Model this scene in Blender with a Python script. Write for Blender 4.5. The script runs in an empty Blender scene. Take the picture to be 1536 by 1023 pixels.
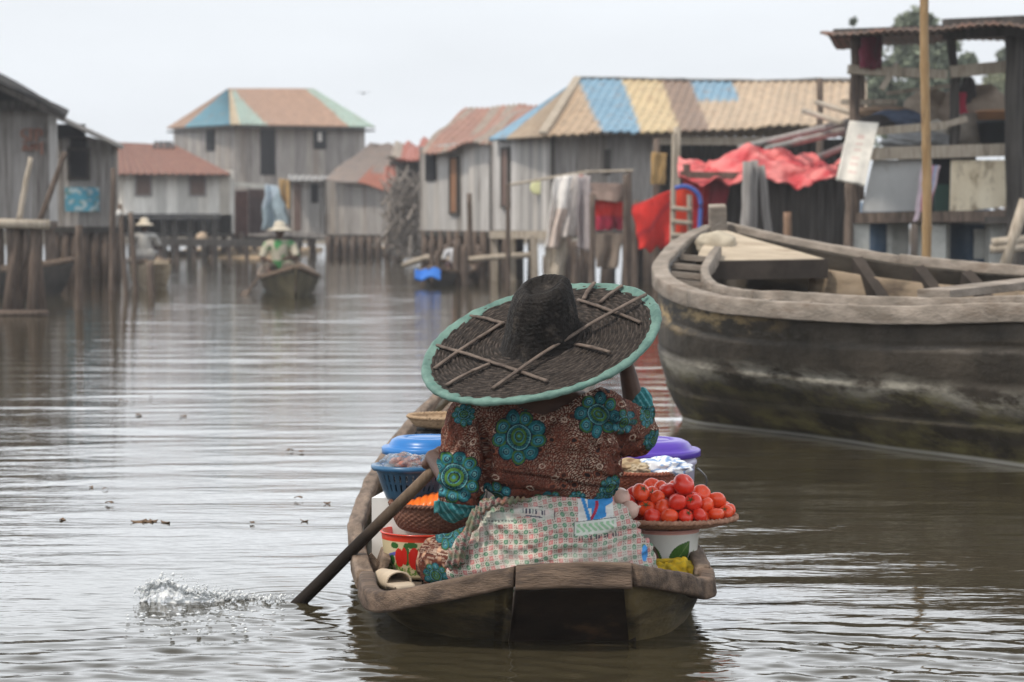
import bpy, bmesh, math, random
import numpy as np
from mathutils import Vector, Matrix, noise

random.seed(7)
rng = np.random.default_rng(11)
scene = bpy.context.scene
col = scene.collection
V = Vector
R = math.radians

# ------------------------------------------------------------------ camera
CAM_H = 1.18
FPX = 3600.0                       # focal length in pixels of the 1536 px photograph
TH = math.atan((511.5 - 325.0) / FPX)

def P(px, py, d):
    """World point seen at photo pixel (px, py) at distance d (world y)."""
    u = (px - 768.0) / FPX
    v = -(py - 511.5) / FPX
    r = V((u, math.cos(TH) + v * math.sin(TH), -math.sin(TH) + v * math.cos(TH)))
    r *= d / r.y
    return V((r.x, r.y, CAM_H + r.z))

def PX(px, d):
    return (px - 768.0) / FPX * d * 1.0

def PZ(py, d):
    return P(768, py, d).z

cd = bpy.data.cameras.new('camera')
cam = bpy.data.objects.new('camera', cd)
col.objects.link(cam)
cam.location = (0, 0, CAM_H)
cam.rotation_euler = (math.pi / 2 - TH, 0, 0)
cd.sensor_width = 36.0
cd.lens = FPX / 1536.0 * 36.0
cd.clip_start = 0.1
cd.clip_end = 3000
cd.dof.use_dof = True
cd.dof.focus_distance = 6.95
cd.dof.aperture_fstop = 5.6
scene.camera = cam

# ------------------------------------------------------------------ helpers
def origin(o):
    v = V((0, 0, 0))
    while o:
        v += o.location
        o = o.parent
    return v

def tag(o, label=None, cat=None, group=None, kind=None):
    if label: o['label'] = label
    if cat: o['category'] = cat
    if group: o['group'] = group
    if kind: o['kind'] = kind
    return o

def thing(name, loc, label, cat, group=None):
    o = bpy.data.objects.new(name, None)
    col.objects.link(o)
    o.location = loc
    o.empty_display_size = .1
    return tag(o, label, cat, group)

class MB:
    """Collects geometry (world coordinates); build() links it as ONE mesh object."""
    def __init__(s):
        s.v = []; s.f = []; s.c = []
    def add(s, verts, faces, c=(1, 1, 1)):
        n = len(s.v)
        s.v += [tuple(p) for p in verts]
        s.f += [tuple(i + n for i in f) for f in faces]
        if len(verts) and isinstance(c, list): s.c += c
        else: s.c += [c] * len(verts)
        return s
    def box(s, c, size, rot=None, col=(1, 1, 1)):
        hx, hy, hz = size[0] / 2, size[1] / 2, size[2] / 2
        vs = [V((x, y, z)) for x in (-hx, hx) for y in (-hy, hy) for z in (-hz, hz)]
        if rot is not None: vs = [rot @ p for p in vs]
        c = V(c)
        return s.add([p + c for p in vs], [(0,1,3,2),(4,6,7,5),(0,4,5,1),(2,3,7,6),(0,2,6,4),(1,5,7,3)], col)
    def bar(s, p, q, w, h=None, up=V((0, 0, 1)), col=(1, 1, 1), w2=None):
        p, q = V(p), V(q); h = h or w
        d = (q - p).normalized()
        if abs(d.dot(up)) > .98: up = V((0, 1, 0))
        a = d.cross(up).normalized(); b = a.cross(d).normalized()
        k = (w2 / w) if w2 else 1
        vs = []
        for c, m in ((p, 1), (q, k)):
            for i, j in ((-1,-1),(1,-1),(1,1),(-1,1)):
                vs.append(c + a * (w/2*i*m) + b * (h/2*j*m))
        return s.add(vs, [(3,2,1,0),(4,5,6,7),(0,1,5,4),(1,2,6,5),(2,3,7,6),(3,0,4,7)], col)
    def tube(s, pts, rad, seg=10, jitter=0, col=(1, 1, 1), caps=True, squash=1.0):
        pts = [V(p) for p in pts]; n = len(pts)
        if not isinstance(rad, (list, tuple)): rad = [rad] * n
        vs = []; fs = []
        up = V((0, 0, 1))
        d0 = (pts[1] - pts[0]).normalized()
        if abs(d0.dot(up)) > .95: up = V((0, 1, 0))
        for i, p in enumerate(pts):
            d = (pts[min(i+1, n-1)] - pts[max(i-1, 0)])
            d = d.normalized() if d.length > 1e-9 else d0
            a = d.cross(up).normalized(); b = a.cross(d).normalized()
            for k in range(seg):
                t = 2*math.pi*k/seg
                r = rad[i] * (1 + random.uniform(-jitter, jitter))
                vs.append(p + a*(math.cos(t)*r) + b*(math.sin(t)*r*squash))
        for i in range(n-1):
            for k in range(seg):
                k2 = (k+1) % seg
                fs.append((i*seg+k, i*seg+k2, (i+1)*seg+k2, (i+1)*seg+k))
        if caps:
            fs.append(tuple(range(seg-1, -1, -1)))
            fs.append(tuple((n-1)*seg+k for k in range(seg)))
        return s.add(vs, fs, col)
    def lathe(s, prof, c, seg=48, rot=None, col=None, wob=0, sx=1, sy=1):
        """prof: list of (r, z). closed at ends when r == 0"""
        c = V(c); vs = []; fs = []; cs = []
        for i, (r, z) in enumerate(prof):
            for k in range(seg):
                t = 2*math.pi*k/seg
                rr = r * (1 + wob * noise.noise(V((math.cos(t)*2, math.sin(t)*2, z*9 + c.x))))
                p = V((rr*math.cos(t)*sx, rr*math.sin(t)*sy, z))
                if rot is not None: p = rot @ p
                vs.append(c + p)
                cs.append(col(t, r, z) if callable(col) else (col or (1, 1, 1)))
        for i in range(len(prof)-1):
            for k in range(seg):
                k2 = (k+1) % seg
                fs.append((i*seg+k, i*seg+k2, (i+1)*seg+k2, (i+1)*seg+k))
        if prof[0][0] > 0: fs.append(tuple(range(seg-1, -1, -1)))
        if prof[-1][0] > 0: fs.append(tuple((len(prof)-1)*seg+k for k in range(seg)))
        return s.add(vs, fs, cs)
    def sheet(s, a, b, c, d, pitch=.1, amp=.015, th=.012, nv=8, colfn=None, sag=0., rag=0., per=6, seed=0.):
        """corrugated sheet: a-b one edge (eave), d-c the opposite edge (ridge)"""
        a, b, c, d = V(a), V(b), V(c), V(d)
        L = max((b-a).length, (c-d).length)
        nu = max(2, int(L / pitch * per))
        nrm = (b-a).cross((d+c)/2-a).normalized()
        vs = []; cs = []; fs = []
        for side in (0, 1):
            for j in range(nv+1):
                v = j/nv
                for i in range(nu+1):
                    u = i/nu
                    p = a.lerp(b, u).lerp(d.lerp(c, u), v)
                    w = math.sin(u*L/pitch*2*math.pi)
                    p = p + nrm*(amp*w)
                    if sag: p = p + nrm*(sag*noise.noise(V((u*3+seed, v*2, seed*1.7))))
                    if rag:
                        e = rag*noise.noise(V((math.floor(u*L/.75)*3.1+seed, 2.2, 0)))*(1-v)
                        p = p + (a-d).normalized()*e
                    if side: p = p - nrm*th
                    vs.append(p); cs.append(colfn(u, v) if colfn else (1, 1, 1))
        W = nu+1; N = W*(nv+1)
        for j in range(nv):
            for i in range(nu):
                q = j*W+i
                fs.append((q, q+1, q+W+1, q+W)); fs.append((N+q, N+q+W, N+q+W+1, N+q+1))
        for i in range(nu):
            fs.append((i, N+i, N+i+1, i+1)); q = nv*W+i
            fs.append((q, q+1, N+q+1, N+q))
        for j in range(nv):
            q = j*W
            fs.append((q, q+W, N+q+W, N+q)); q += nu
            fs.append((q, N+q, N+q+W, q+W))
        return s.add(vs, fs, cs)
    def grid(s, fn, nu, nv, th=.004, colfn=None):
        """surface fn(u, v) -> Vector, given thickness along its normal"""
        pts = [[fn(i/nu, j/nv) for i in range(nu+1)] for j in range(nv+1)]
        vs = []; cs = []; fs = []
        nr = []
        for j in range(nv+1):
            for i in range(nu+1):
                du = pts[j][min(i+1, nu)] - pts[j][max(i-1, 0)]
                dv = pts[min(j+1, nv)][i] - pts[max(j-1, 0)][i]
                n_ = du.cross(dv)
                nr.append(n_.normalized() if n_.length > 1e-12 else V((0, 0, 1)))
        W = nu+1; N = W*(nv+1)
        for side in (0, 1):
            for j in range(nv+1):
                for i in range(nu+1):
                    vs.append(pts[j][i] - nr[j*W+i]*(th*side))
                    cs.append(colfn(i/nu, j/nv) if colfn else (1, 1, 1))
        for j in range(nv):
            for i in range(nu):
                q = j*W+i
                fs.append((q, q+1, q+W+1, q+W)); fs.append((N+q, N+q+W, N+q+W+1, N+q+1))
        for i in range(nu):
            fs.append((i, N+i, N+i+1, i+1)); q = nv*W+i
            fs.append((q, q+1, N+q+1, N+q))
        for j in range(nv):
            q = j*W
            fs.append((q, q+W, N+q+W, N+q)); q += nu
            fs.append((q, N+q, N+q+W, q+W))
        return s.add(vs, fs, cs)
    def ball(s, c, r, sub=3, scale=(1, 1, 1), bump=0, freq=3, rot=None, col=(1, 1, 1), seed=0):
        bm = bmesh.new(); bmesh.ops.create_icosphere(bm, subdivisions=sub, radius=1.0)
        c = V(c); vs = []
        for v in bm.verts:
            p = v.co.copy()
            k = 1 + bump*noise.noise(p*freq + V((seed, seed*.7, -seed)))
            p = V((p.x*scale[0], p.y*scale[1], p.z*scale[2]))*(r*k)
            if rot is not None: p = rot @ p
            vs.append(c+p)
        bm.verts.index_update()
        fs = [tuple(v.index for v in f.verts) for f in bm.faces]
        bm.free()
        return s.add(vs, fs, col)
    def build(s, name, mat, parent=None, smooth=False, label=None, cat=None, group=None, kind=None, loc=None, fix=True, bevel=0):
        org = origin(parent) if parent else (V(loc) if loc is not None else V((0, 0, 0)))
        me = bpy.data.meshes.new(name)
        co = np.array(s.v, dtype=np.float64) - np.array(org)
        me.from_pydata(co.tolist(), [], s.f)
        if fix:
            bm = bmesh.new(); bm.from_mesh(me)
            bmesh.ops.recalc_face_normals(bm, faces=bm.faces)
            if bevel:
                bmesh.ops.bevel(bm, geom=list(bm.edges), offset=bevel, segments=2, affect='EDGES', profile=.6)
            bm.to_mesh(me); bm.free()
        if not bevel:
            ca = me.color_attributes.new('Col', 'FLOAT_COLOR', 'POINT')
            a = np.ones((len(s.v), 4), dtype=np.float32); a[:, :3] = np.array(s.c, dtype=np.float32).reshape(-1, 3)
            ca.data.foreach_set('color', a.ravel())
        if smooth:
            me.polygons.foreach_set('use_smooth', [True]*len(me.polygons))
        me.materials.append(mat)
        o = bpy.data.objects.new(name, me)
        col.objects.link(o)
        if parent: o.parent = parent
        elif loc is not None: o.location = loc
        tag(o, label, cat, group, kind)
        return o

def base_mid(*pts):
    n = len(pts); c = sum((V(p) for p in pts), V((0, 0, 0)))/n
    return c

def copy_tree(o, parent=None, loc=None, rot=None, label=None, scale=None):
    c = o.copy(); col.objects.link(c); c.parent = parent
    if loc is not None: c.location = loc
    if rot is not None: c.rotation_euler = rot
    if scale is not None: c.scale = scale
    if label: c['label'] = label
    for ch in list(o.children): copy_tree(ch, c)
    return c

def spline(pts, n):
    """Catmull-Rom through pts -> n samples"""
    pts = [V(p) for p in pts]; m = len(pts)-1; out = []
    for k in range(n):
        t = k/(n-1)*m; i = min(int(t), m-1); f = t-i
        p0 = pts[i-1] if i > 0 else pts[0]*2-pts[1]
        p1, p2 = pts[i], pts[i+1]
        p3 = pts[i+2] if i+2 <= m else pts[m]*2-pts[m-1]
        out.append(.5*((2*p1)+(p2-p0)*f+(2*p0-5*p1+4*p2-p3)*f*f+(3*p1-p0-3*p2+p3)*f**3))
    return out

# ------------------------------------------------------------------ materials
def mat(name, c1, c2=None, scale=6., stretch=(1, 1, 1), detail=6, rough=.8, bump=.15, bscale=None,
        lo=.35, hi=.65, spots=None, sscale=2., slo=.55, shi=.7, vcol=False, metal=0., spec=.3, trans=0., ior=1.45,
        bdist=.01, sheen=0., sss=0., coat=0., alpha=1.):
    m = bpy.data.materials.new(name); m.use_nodes = True
    nt = m.node_tree; N = nt.nodes; L = nt.links
    bs = N['Principled BSDF']
    bs.inputs['Roughness'].default_value = rough
    bs.inputs['Metallic'].default_value = metal
    bs.inputs['Specular IOR Level'].default_value = spec
    bs.inputs['Transmission Weight'].default_value = trans
    bs.inputs['IOR'].default_value = ior
    bs.inputs['Coat Weight'].default_value = coat
    bs.inputs['Alpha'].default_value = alpha
    if sss:
        bs.inputs['Subsurface Weight'].default_value = sss
        bs.inputs['Subsurface Radius'].default_value = (.012, .004, .002)
    tc = N.new('ShaderNodeTexCoord'); mp = N.new('ShaderNodeMapping')
    mp.inputs['Scale'].default_value = stretch
    L.new(tc.outputs['Object'], mp.inputs['Vector'])
    nz = N.new('ShaderNodeTexNoise'); nz.inputs['Scale'].default_value = scale; nz.inputs['Detail'].default_value = detail
    nz.inputs['Roughness'].default_value = .62
    L.new(mp.outputs['Vector'], nz.inputs['Vector'])
    mr = N.new('ShaderNodeMapRange'); mr.inputs['From Min'].default_value = lo; mr.inputs['From Max'].default_value = hi
    L.new(nz.outputs['Fac'], mr.inputs['Value'])
    mx = N.new('ShaderNodeMix'); mx.data_type = 'RGBA'
    mx.inputs['A'].default_value = (*c1, 1); mx.inputs['B'].default_value = (*(c2 or c1), 1)
    L.new(mr.outputs['Result'], mx.inputs['Factor'])
    out = mx.outputs['Result']
    if vcol:
        at = N.new('ShaderNodeVertexColor'); at.layer_name = 'Col'
        mu = N.new('ShaderNodeMix'); mu.data_type = 'RGBA'; mu.blend_type = 'MULTIPLY'; mu.inputs['Factor'].default_value = 1
        L.new(out, mu.inputs['A']); L.new(at.outputs['Color'], mu.inputs['B']); out = mu.outputs['Result']
    if spots is not None:
        n2 = N.new('ShaderNodeTexNoise'); n2.inputs['Scale'].default_value = sscale; n2.inputs['Detail'].default_value = 8
        n2.inputs['Roughness'].default_value = .65
        L.new(mp.outputs['Vector'], n2.inputs['Vector'])
        m2 = N.new('ShaderNodeMapRange'); m2.inputs['From Min'].default_value = slo; m2.inputs['From Max'].default_value = shi
        L.new(n2.outputs['Fac'], m2.inputs['Value'])
        x2 = N.new('ShaderNodeMix'); x2.data_type = 'RGBA'; x2.inputs['B'].default_value = (*spots, 1)
        L.new(m2.outputs['Result'], x2.inputs['Factor']); L.new(out, x2.inputs['A']); out = x2.outputs['Result']
    L.new(out, bs.inputs['Base Color'])
    if bump:
        bp = N.new('ShaderNodeBump'); bp.inputs['Strength'].default_value = bump; bp.inputs['Distance'].default_value = bdist
        if bscale:
            nb = N.new('ShaderNodeTexNoise'); nb.inputs['Scale'].default_value = bscale; nb.inputs['Detail'].default_value = 5
            L.new(mp.outputs['Vector'], nb.inputs['Vector']); L.new(nb.outputs['Fac'], bp.inputs['Height'])
        else:
            L.new(nz.outputs['Fac'], bp.inputs['Height'])
        L.new(bp.outputs['Normal'], bs.inputs['Normal'])
    return m

def plain(name, c, rough=.5, **k):
    return mat(name, tuple(x*.82 for x in c), tuple(min(1, x*1.12) for x in c), rough=rough, **k)

M = {}
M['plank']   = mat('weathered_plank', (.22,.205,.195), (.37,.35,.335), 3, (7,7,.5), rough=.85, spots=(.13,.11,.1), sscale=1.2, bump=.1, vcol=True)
M['plank_lit'] = mat('pale_lit_plank', (.36,.345,.335), (.50,.485,.47), 3, (7,7,.5), rough=.85, spots=(.17,.15,.13), sscale=1.2, bump=.1, vcol=True)  # paler copy of the plank, also paints sunlit faces lighter
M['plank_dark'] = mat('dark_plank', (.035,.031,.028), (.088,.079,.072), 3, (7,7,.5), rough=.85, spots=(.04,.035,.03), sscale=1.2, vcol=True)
M['pale_wall'] = mat('pale_board_wall', (.58,.56,.52), (.74,.715,.67), 3, (5,5,.6), rough=.85, spots=(.4,.37,.34), sscale=1., vcol=True)
M['roof'] = mat('painted_corrugated_iron', (.8,.8,.8), (1.08,1.05,1.02), 1.5, (3,3,1), rough=.6, vcol=True, spots=(.24,.15,.1), sscale=1.6, slo=.53, shi=.75, bump=.05)
M['rust'] = mat('rusty_iron', (.20,.11,.085), (.32,.2,.16), 2, (2,2,2), rough=.85, spots=(.11,.065,.05), sscale=3)
M['dark_roof'] = mat('dark_roofing', (.035,.037,.042), (.075,.072,.07), 4, rough=.8)
M['grey_roof'] = mat('grey_iron', (.2,.2,.2), (.3,.29,.28), 2, rough=.7, spots=(.16,.1,.08), sscale=2)
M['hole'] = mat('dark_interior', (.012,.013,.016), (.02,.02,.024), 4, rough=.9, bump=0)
M['shutter'] = mat('brown_shutter', (.14,.09,.075), (.2,.14,.12), 4, (6,6,.7), rough=.8)
M['post'] = mat('round_post', (.075,.055,.044), (.165,.125,.1), 5, (6,6,.8), rough=.85, spots=(.05,.04,.035), sscale=2)
M['post_pale'] = mat('pale_post', (.31,.26,.2), (.46,.40,.33), 5, (6,6,.8), rough=.85, spots=(.15,.12,.09), sscale=2)
M['bamboo'] = mat('bamboo', (.24,.15,.07), (.35,.235,.12), 4, (5,5,1), rough=.55, spots=(.16,.1,.05), sscale=3, slo=.58)
M['concrete'] = mat('concrete', (.34,.34,.32), (.5,.5,.47), 5, rough=.9, spots=(.2,.2,.17), sscale=3)
M['sand'] = mat('sandy_bank', (.28,.2,.12), (.42,.31,.2), 1.5, rough=.95, spots=(.15,.12,.09), sscale=.6)
M['mud'] = mat('mud_bank', (.10,.085,.065), (.18,.15,.11), 1.0, rough=.95)
M['skin'] = mat('dark_skin', (.055,.026,.016), (.085,.042,.027), 14, rough=.5, spec=.4, bump=.06, bscale=120, bdist=.002)
M['hair'] = mat('black_hair', (.01,.009,.008), (.02,.018,.016), 60, rough=.7, bump=.5)
M['cloth'] = mat('printed_cotton', (.85,.85,.85), (1.08,1.08,1.08), 40, rough=.85, vcol=True, bump=.25, bscale=350, bdist=.0015, spec=.2)
M['fabric_white'] = mat('white_cotton', (.6,.58,.56), (.76,.74,.72), 6, rough=.9, spots=(.5,.4,.36), sscale=3)
M['fabric'] = mat('dyed_cloth', (.85,.85,.85), (1.1,1.1,1.1), 8, rough=.85, vcol=True)
M['plastic'] = mat('coloured_plastic', (.92,.92,.92), (1.05,1.05,1.05), 7, rough=.32, vcol=True, spec=.5, bump=.03)
M['enamel'] = mat('enamel_paint', (.93,.93,.93), (1.05,1.05,1.05), 9, rough=.22, vcol=True, spec=.5, bump=.02)
M['leafy'] = mat('tree_leaves', (.12,.145,.10), (.2,.23,.165), 1.2, rough=.8, vcol=True, bump=0)
M['trunk'] = mat('bark', (.12,.09,.07), (.2,.16,.13), 8, (3,3,.6), rough=.9)

def emptyfn(): pass
# ------------------------------------------------------------------ world, sun
world = bpy.data.worlds.new('World'); scene.world = world
world.use_nodes = True
wn = world.node_tree; bgn = wn.nodes['Background']
sky = wn.nodes.new('ShaderNodeTexSky'); sky.sky_type = 'NISHITA'; sky.sun_disc = False
SUN_EL, SUN_AZ = R(60), R(234)          # azimuth clockwise from +y: from the left, a little behind the camera
sky.sun_elevation = SUN_EL; sky.sun_rotation = SUN_AZ
sky.air_density = 1.0; sky.dust_density = 6.0; sky.ozone_density = 1.0
hs = wn.nodes.new('ShaderNodeHueSaturation'); hs.inputs['Saturation'].default_value = .22
wn.links.new(sky.outputs['Color'], hs.inputs['Color'])
mxw = wn.nodes.new('ShaderNodeMix'); mxw.data_type = 'RGBA'
mxw.inputs['Factor'].default_value = .85
mxw.inputs['B'].default_value = (7.6, 7.95, 8.3, 1)      # white cloud layer, replaced by the sky ramp below
wn.links.new(hs.outputs['Color'], mxw.inputs['A'])
# sky ramp: bright band added above the view to brighten the water, dimmer overhead
wtc = wn.nodes.new('ShaderNodeTexCoord'); wsp = wn.nodes.new('ShaderNodeSeparateXYZ')
wn.links.new(wtc.outputs['Generated'], wsp.inputs['Vector'])
wr = wn.nodes.new('ShaderNodeValToRGB'); wn.links.new(wsp.outputs['Z'], wr.inputs['Fac'])
ce = wr.color_ramp.elements
ce[0].position = .095; ce[0].color = (.43, .43, .43, 1); ce[1].position = 1.0; ce[1].color = (.26, .26, .26, 1)
for p_, k_ in ((.14, .96), (.24, .92), (.5, .36)): e_ = ce.new(p_); e_.color = (k_, k_, k_, 1)
wm_ = wn.nodes.new('ShaderNodeMix'); wm_.data_type = 'RGBA'; wm_.blend_type = 'MULTIPLY'; wm_.inputs['Factor'].default_value = 1
wm_.inputs['A'].default_value = (19.4, 20.3, 21.3, 1); wn.links.new(wr.outputs['Color'], wm_.inputs['B'])
wn.links.new(wm_.outputs['Result'], mxw.inputs['B'])
# faint cloud tone
cmp_ = wn.nodes.new('ShaderNodeMapping'); cmp_.inputs['Scale'].default_value = (3, 3, 14)
ctc = wn.nodes.new('ShaderNodeTexCoord'); wn.links.new(ctc.outputs['Generated'], cmp_.inputs['Vector'])
cnz = wn.nodes.new('ShaderNodeTexNoise'); cnz.inputs['Scale'].default_value = 1.6; cnz.inputs['Detail'].default_value = 4; wn.links.new(cmp_.outputs['Vector'], cnz.inputs['Vector'])
cmr = wn.nodes.new('ShaderNodeMapRange'); cmr.inputs['From Min'].default_value = .3; cmr.inputs['From Max'].default_value = .7; cmr.inputs['To Min'].default_value = .95; cmr.inputs['To Max'].default_value = 1.04
wn.links.new(cnz.outputs['Fac'], cmr.inputs['Value'])
cmx = wn.nodes.new('ShaderNodeMix'); cmx.data_type = 'RGBA'; cmx.blend_type = 'MULTIPLY'; cmx.inputs['Factor'].default_value = 1
wn.links.new(mxw.outputs['Result'], cmx.inputs['A']); wn.links.new(cmr.outputs['Result'], cmx.inputs['B'])
wn.links.new(cmx.outputs['Result'], bgn.inputs['Color'])
bgn.inputs['Strength'].default_value = .115
sl = bpy.data.lights.new('sun', 'SUN'); sl.energy = 2.6; sl.angle = R(5); sl.color = (1, .91, .79)
so = bpy.data.objects.new('sun', sl); col.objects.link(so)
sd = V((math.sin(SUN_AZ)*math.cos(SUN_EL), math.cos(SUN_AZ)*math.cos(SUN_EL), math.sin(SUN_EL)))
so.rotation_euler = (-sd).to_track_quat('-Z', 'Y').to_euler()
so.location = sd*60
vs = scene.view_settings
vs.view_transform = 'Standard'; vs.look = 'None'; vs.exposure = 0.12; vs.gamma = 1
scene.cycles.use_denoising = True
scene.cycles.max_bounces = 8
scene.cycles.volume_bounces = 0

# ------------------------------------------------------------------ water
def wave_height(x, y):
    """sum of long-crested ripples, m"""
    h = np.zeros_like(x)
    g = np.random.default_rng(5)
    # slow envelopes that make calm and ruffled patches
    e1 = .62 + .38*np.sin(.9*x+.31*y+1.)*np.sin(.45*y-.3*x+.4)
    e2 = .5 + .5*np.sin(1.7*x-.8*y+2.)*np.sin(.75*y+.5*x)
    for k in range(46):
        lam = .11*(13.)**(k/45.)*g.uniform(.9, 1.1)
        ang = g.normal(0, .13 if lam > .3 else .2) + (.10 if k % 3 else -.2)
        K = 2*math.pi/lam
        kx, ky = K*math.sin(ang), K*math.cos(ang)*(-1 if k % 2 else 1)
        s = 0.0061*(.55 if lam < .2 else 1) if lam < .5 else .0061*(.5/lam)**.45
        ph = g.uniform(0, 6.283)
        # gentle bending of the crests
        bend = .35*np.sin(.8*x+.3*y+k) + .2*np.sin(2.1*x-.2*y+k*1.7)
        fade = np.clip(lam/(.0075*y), 0, 1)**2
        h += s/K*np.sin(kx*x+ky*y+ph+bend)*(e1 if k % 2 else e2)*fade
    # chop left by the stern and the paddle
    def near(cx, cy, rx, ry): return np.exp(-((x-cx)/rx)**2-((y-cy)/ry)**2)
    mk = near(.35, 6.35, 1.3, .55)*.8 + near(-.75, 6.95, .5, .4)*1.0 + near(-.9, 6.2, .9, .35)*.7 + near(1.4, 6.3, .9, .5)*.7
    for k in range(34):
        lam = g.uniform(.045, .17); ang = g.normal(0, .5); K = 2*math.pi/lam
        sgn = 1 if k % 2 else -1
        h += .015/K*np.sin(K*(math.sin(ang)*x+sgn*math.cos(ang)*y)+g.uniform(0, 6.28)+.6*np.sin(2.3*x+k))*mk
    # wave trains running out from the stern, both sides
    for (cx, sg) in ((.6, 1), (-.45, -1)):
        d = (x-cx)*sg
        q = (y-6.6)+.28*d
        h += .0032*np.sin(q*2*math.pi/.17+.5*np.sin(2*x))*np.exp(-(q/.45)**2)*np.clip(d*3, 0, 1)*np.exp(-np.clip(d, 0, None)/1.6)
    # ring from the paddle
    rr = np.sqrt((x+.68)**2+((y-7.28)*.9)**2)
    h += .003*np.sin(rr*2*math.pi/.09)*np.exp(-rr/.25)
    return h

def make_water():
    nr, nc = 1700, 640
    ys = 4.6*np.exp(np.linspace(0, math.log(150/4.6), nr))
    us = np.linspace(-1, 1, nc)
    X = us[None, :]*(.42*ys[:, None]+1.2); Y = np.repeat(ys[:, None], nc, 1)
    Z = wave_height(X, Y)
    co = np.stack([X, Y, Z], -1).reshape(-1, 3)
    i = np.arange(nr-1)[:, None]*nc+np.arange(nc-1)[None, :]
    q = np.stack([i, i+1, i+nc+1, i+nc], -1).reshape(-1, 4)
    # wide still sheet round the rippled part, a hand's depth lower
    n0 = len(co)
    far = np.array([[-110, -30, -.07], [110, -30, -.07], [110, 195, -.07], [-110, 195, -.07]])
    co = np.vstack([co, far]); q = np.vstack([q, [[n0, n0+1, n0+2, n0+3]]])
    me = bpy.data.meshes.new('water')
    me.vertices.add(len(co)); me.vertices.foreach_set('co', co.ravel())
    me.loops.add(q.size); me.loops.foreach_set('vertex_index', q.ravel().astype(np.int32))
    me.polygons.add(len(q)); me.polygons.foreach_set('loop_start', np.arange(0, q.size, 4, dtype=np.int32))
    me.polygons.foreach_set('use_smooth', np.ones(len(q), dtype=bool))
    me.update(calc_edges=True); me.validate()
    m = mat('lagoon_water', (.036,.030,.017), (.05,.041,.024), .35, rough=.035, spec=.5, ior=1.333, bump=.0)
    nt = m.node_tree; bs = nt.nodes['Principled BSDF']
    tc = nt.nodes.new('ShaderNodeTexCoord'); mp = nt.nodes.new('ShaderNodeMapping'); mp.inputs['Scale'].default_value = (4, 13, 1)
    nz = nt.nodes.new('ShaderNodeTexNoise'); nz.inputs['Scale'].default_value = 1.3; nz.inputs['Detail'].default_value = 3
    bp = nt.nodes.new('ShaderNodeBump'); bp.inputs['Strength'].default_value = .12; bp.inputs['Distance'].default_value = .02
    nt.links.new(tc.outputs['Object'], mp.inputs['Vector']); nt.links.new(mp.outputs['Vector'], nz.inputs['Vector'])
    nt.links.new(nz.outputs['Fac'], bp.inputs['Height']); nt.links.new(bp.outputs['Normal'], bs.inputs['Normal'])
    me.materials.append(m)
    o = bpy.data.objects.new('water', me); col.objects.link(o)
    o['kind'] = 'structure'
make_water()

# ------------------------------------------------------------------ banks behind the houses
def bank(name, x0, x1, y0, y1, top, m, seed):
    mb = MB()
    nx, ny = 80, 14
    def f(u, v):
        x = x0+(x1-x0)*u
        e = 1.0*noise.noise(V((x*.12, seed, 0)))+.6*noise.noise(V((x*.5, seed, 3)))
        y = y0+e*(1-v)+(y1-y0)*v
        z = -.25+(top+.25)*min(1, v*6)**.7+.08*noise.noise(V((x*.6, y*.6, seed)))
        return V((x, y, z))
    mb.grid(f, nx, ny, .3)
    mb.build(name, m, smooth=True, kind='structure')
bank('mud_bank', -100, 100, 101, 170, .3, M['mud'], 1.3)
bank('sandy_shore', -10.4, -6.6, 66.5, 84, .14, M['sand'], 4.4)
bank('far_shore', -5.0, -1.2, 68.5, 84, .16, M['sand'], 7.9)

# ------------------------------------------------------------------ haze
hz = MB().box((0, 85, 4.5), (236, 240, 12.6))
hm = bpy.data.materials.new('haze'); hm.use_nodes = True
nt = hm.node_tree; nt.nodes.remove(nt.nodes['Principled BSDF'])
pv = nt.nodes.new('ShaderNodeVolumePrincipled'); pv.inputs['Density'].default_value = .0012
pv.inputs['Color'].default_value = (.93, .95, 1, 1); pv.inputs['Anisotropy'].default_value = .2
nt.links.new(pv.outputs['Volume'], nt.nodes['Material Output'].inputs['Volume'])
hz.build('haze', hm, kind='stuff')
# ------------------------------------------------------------------ boats
def resample(Ts, Bs, n):
    return spline(Ts, n), spline(Bs, n)

def hull_shell(mb, T, B, bulge, th, nv=10, jit=0., bottom=True, skip=-1):
    """closed skin between the rim polyline T and bottom polyline B, with thickness (inner skin towards the centre line)"""
    n = len(T)
    cx = sum((p for p in B), V((0, 0, 0)))/n
    vs = []; fs = []
    def pt(i, v):
        p = T[i].lerp(B[i], v)
        d = (T[i]-B[i]); d.z = 0
        d = d.normalized() if d.length > 1e-6 else V((0, 0, 0))
        return p + d*(bulge*math.sin(math.pi*v)) + V((noise.noise(p*3), noise.noise(p*3+V((9, 0, 0))), 0))*jit
    cen = [(T[i]+T[n-1-i])/2 for i in range(n)]
    for side in (0, 1):
        for i in range(n):
            inn = (cen[i]-T[i]); inn.z = 0
            inn = inn.normalized() if inn.length > .02 else V((0, 0, 0))
            for j in range(nv+1):
                p = pt(i, j/nv)
                if side: p = p + inn*min(th, (cen[i]-T[i]).length*.5)
                vs.append(p)
    W = nv+1; N = n*W
    for i in range(n-1):
        if i == skip:
            for e in (i, i+1): fs += [(e*W+j, e*W+j+1, N+e*W+j+1, N+e*W+j) for j in range(nv)]
            continue
        for j in range(nv):
            a = i*W+j
            fs.append((a, a+W, a+W+1, a+1)); fs.append((N+a, N+a+1, N+a+W+1, N+a+W))
        fs.append((i*W, N+i*W, N+i*W+W, i*W+W))
    mb.add(vs, fs)

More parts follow.
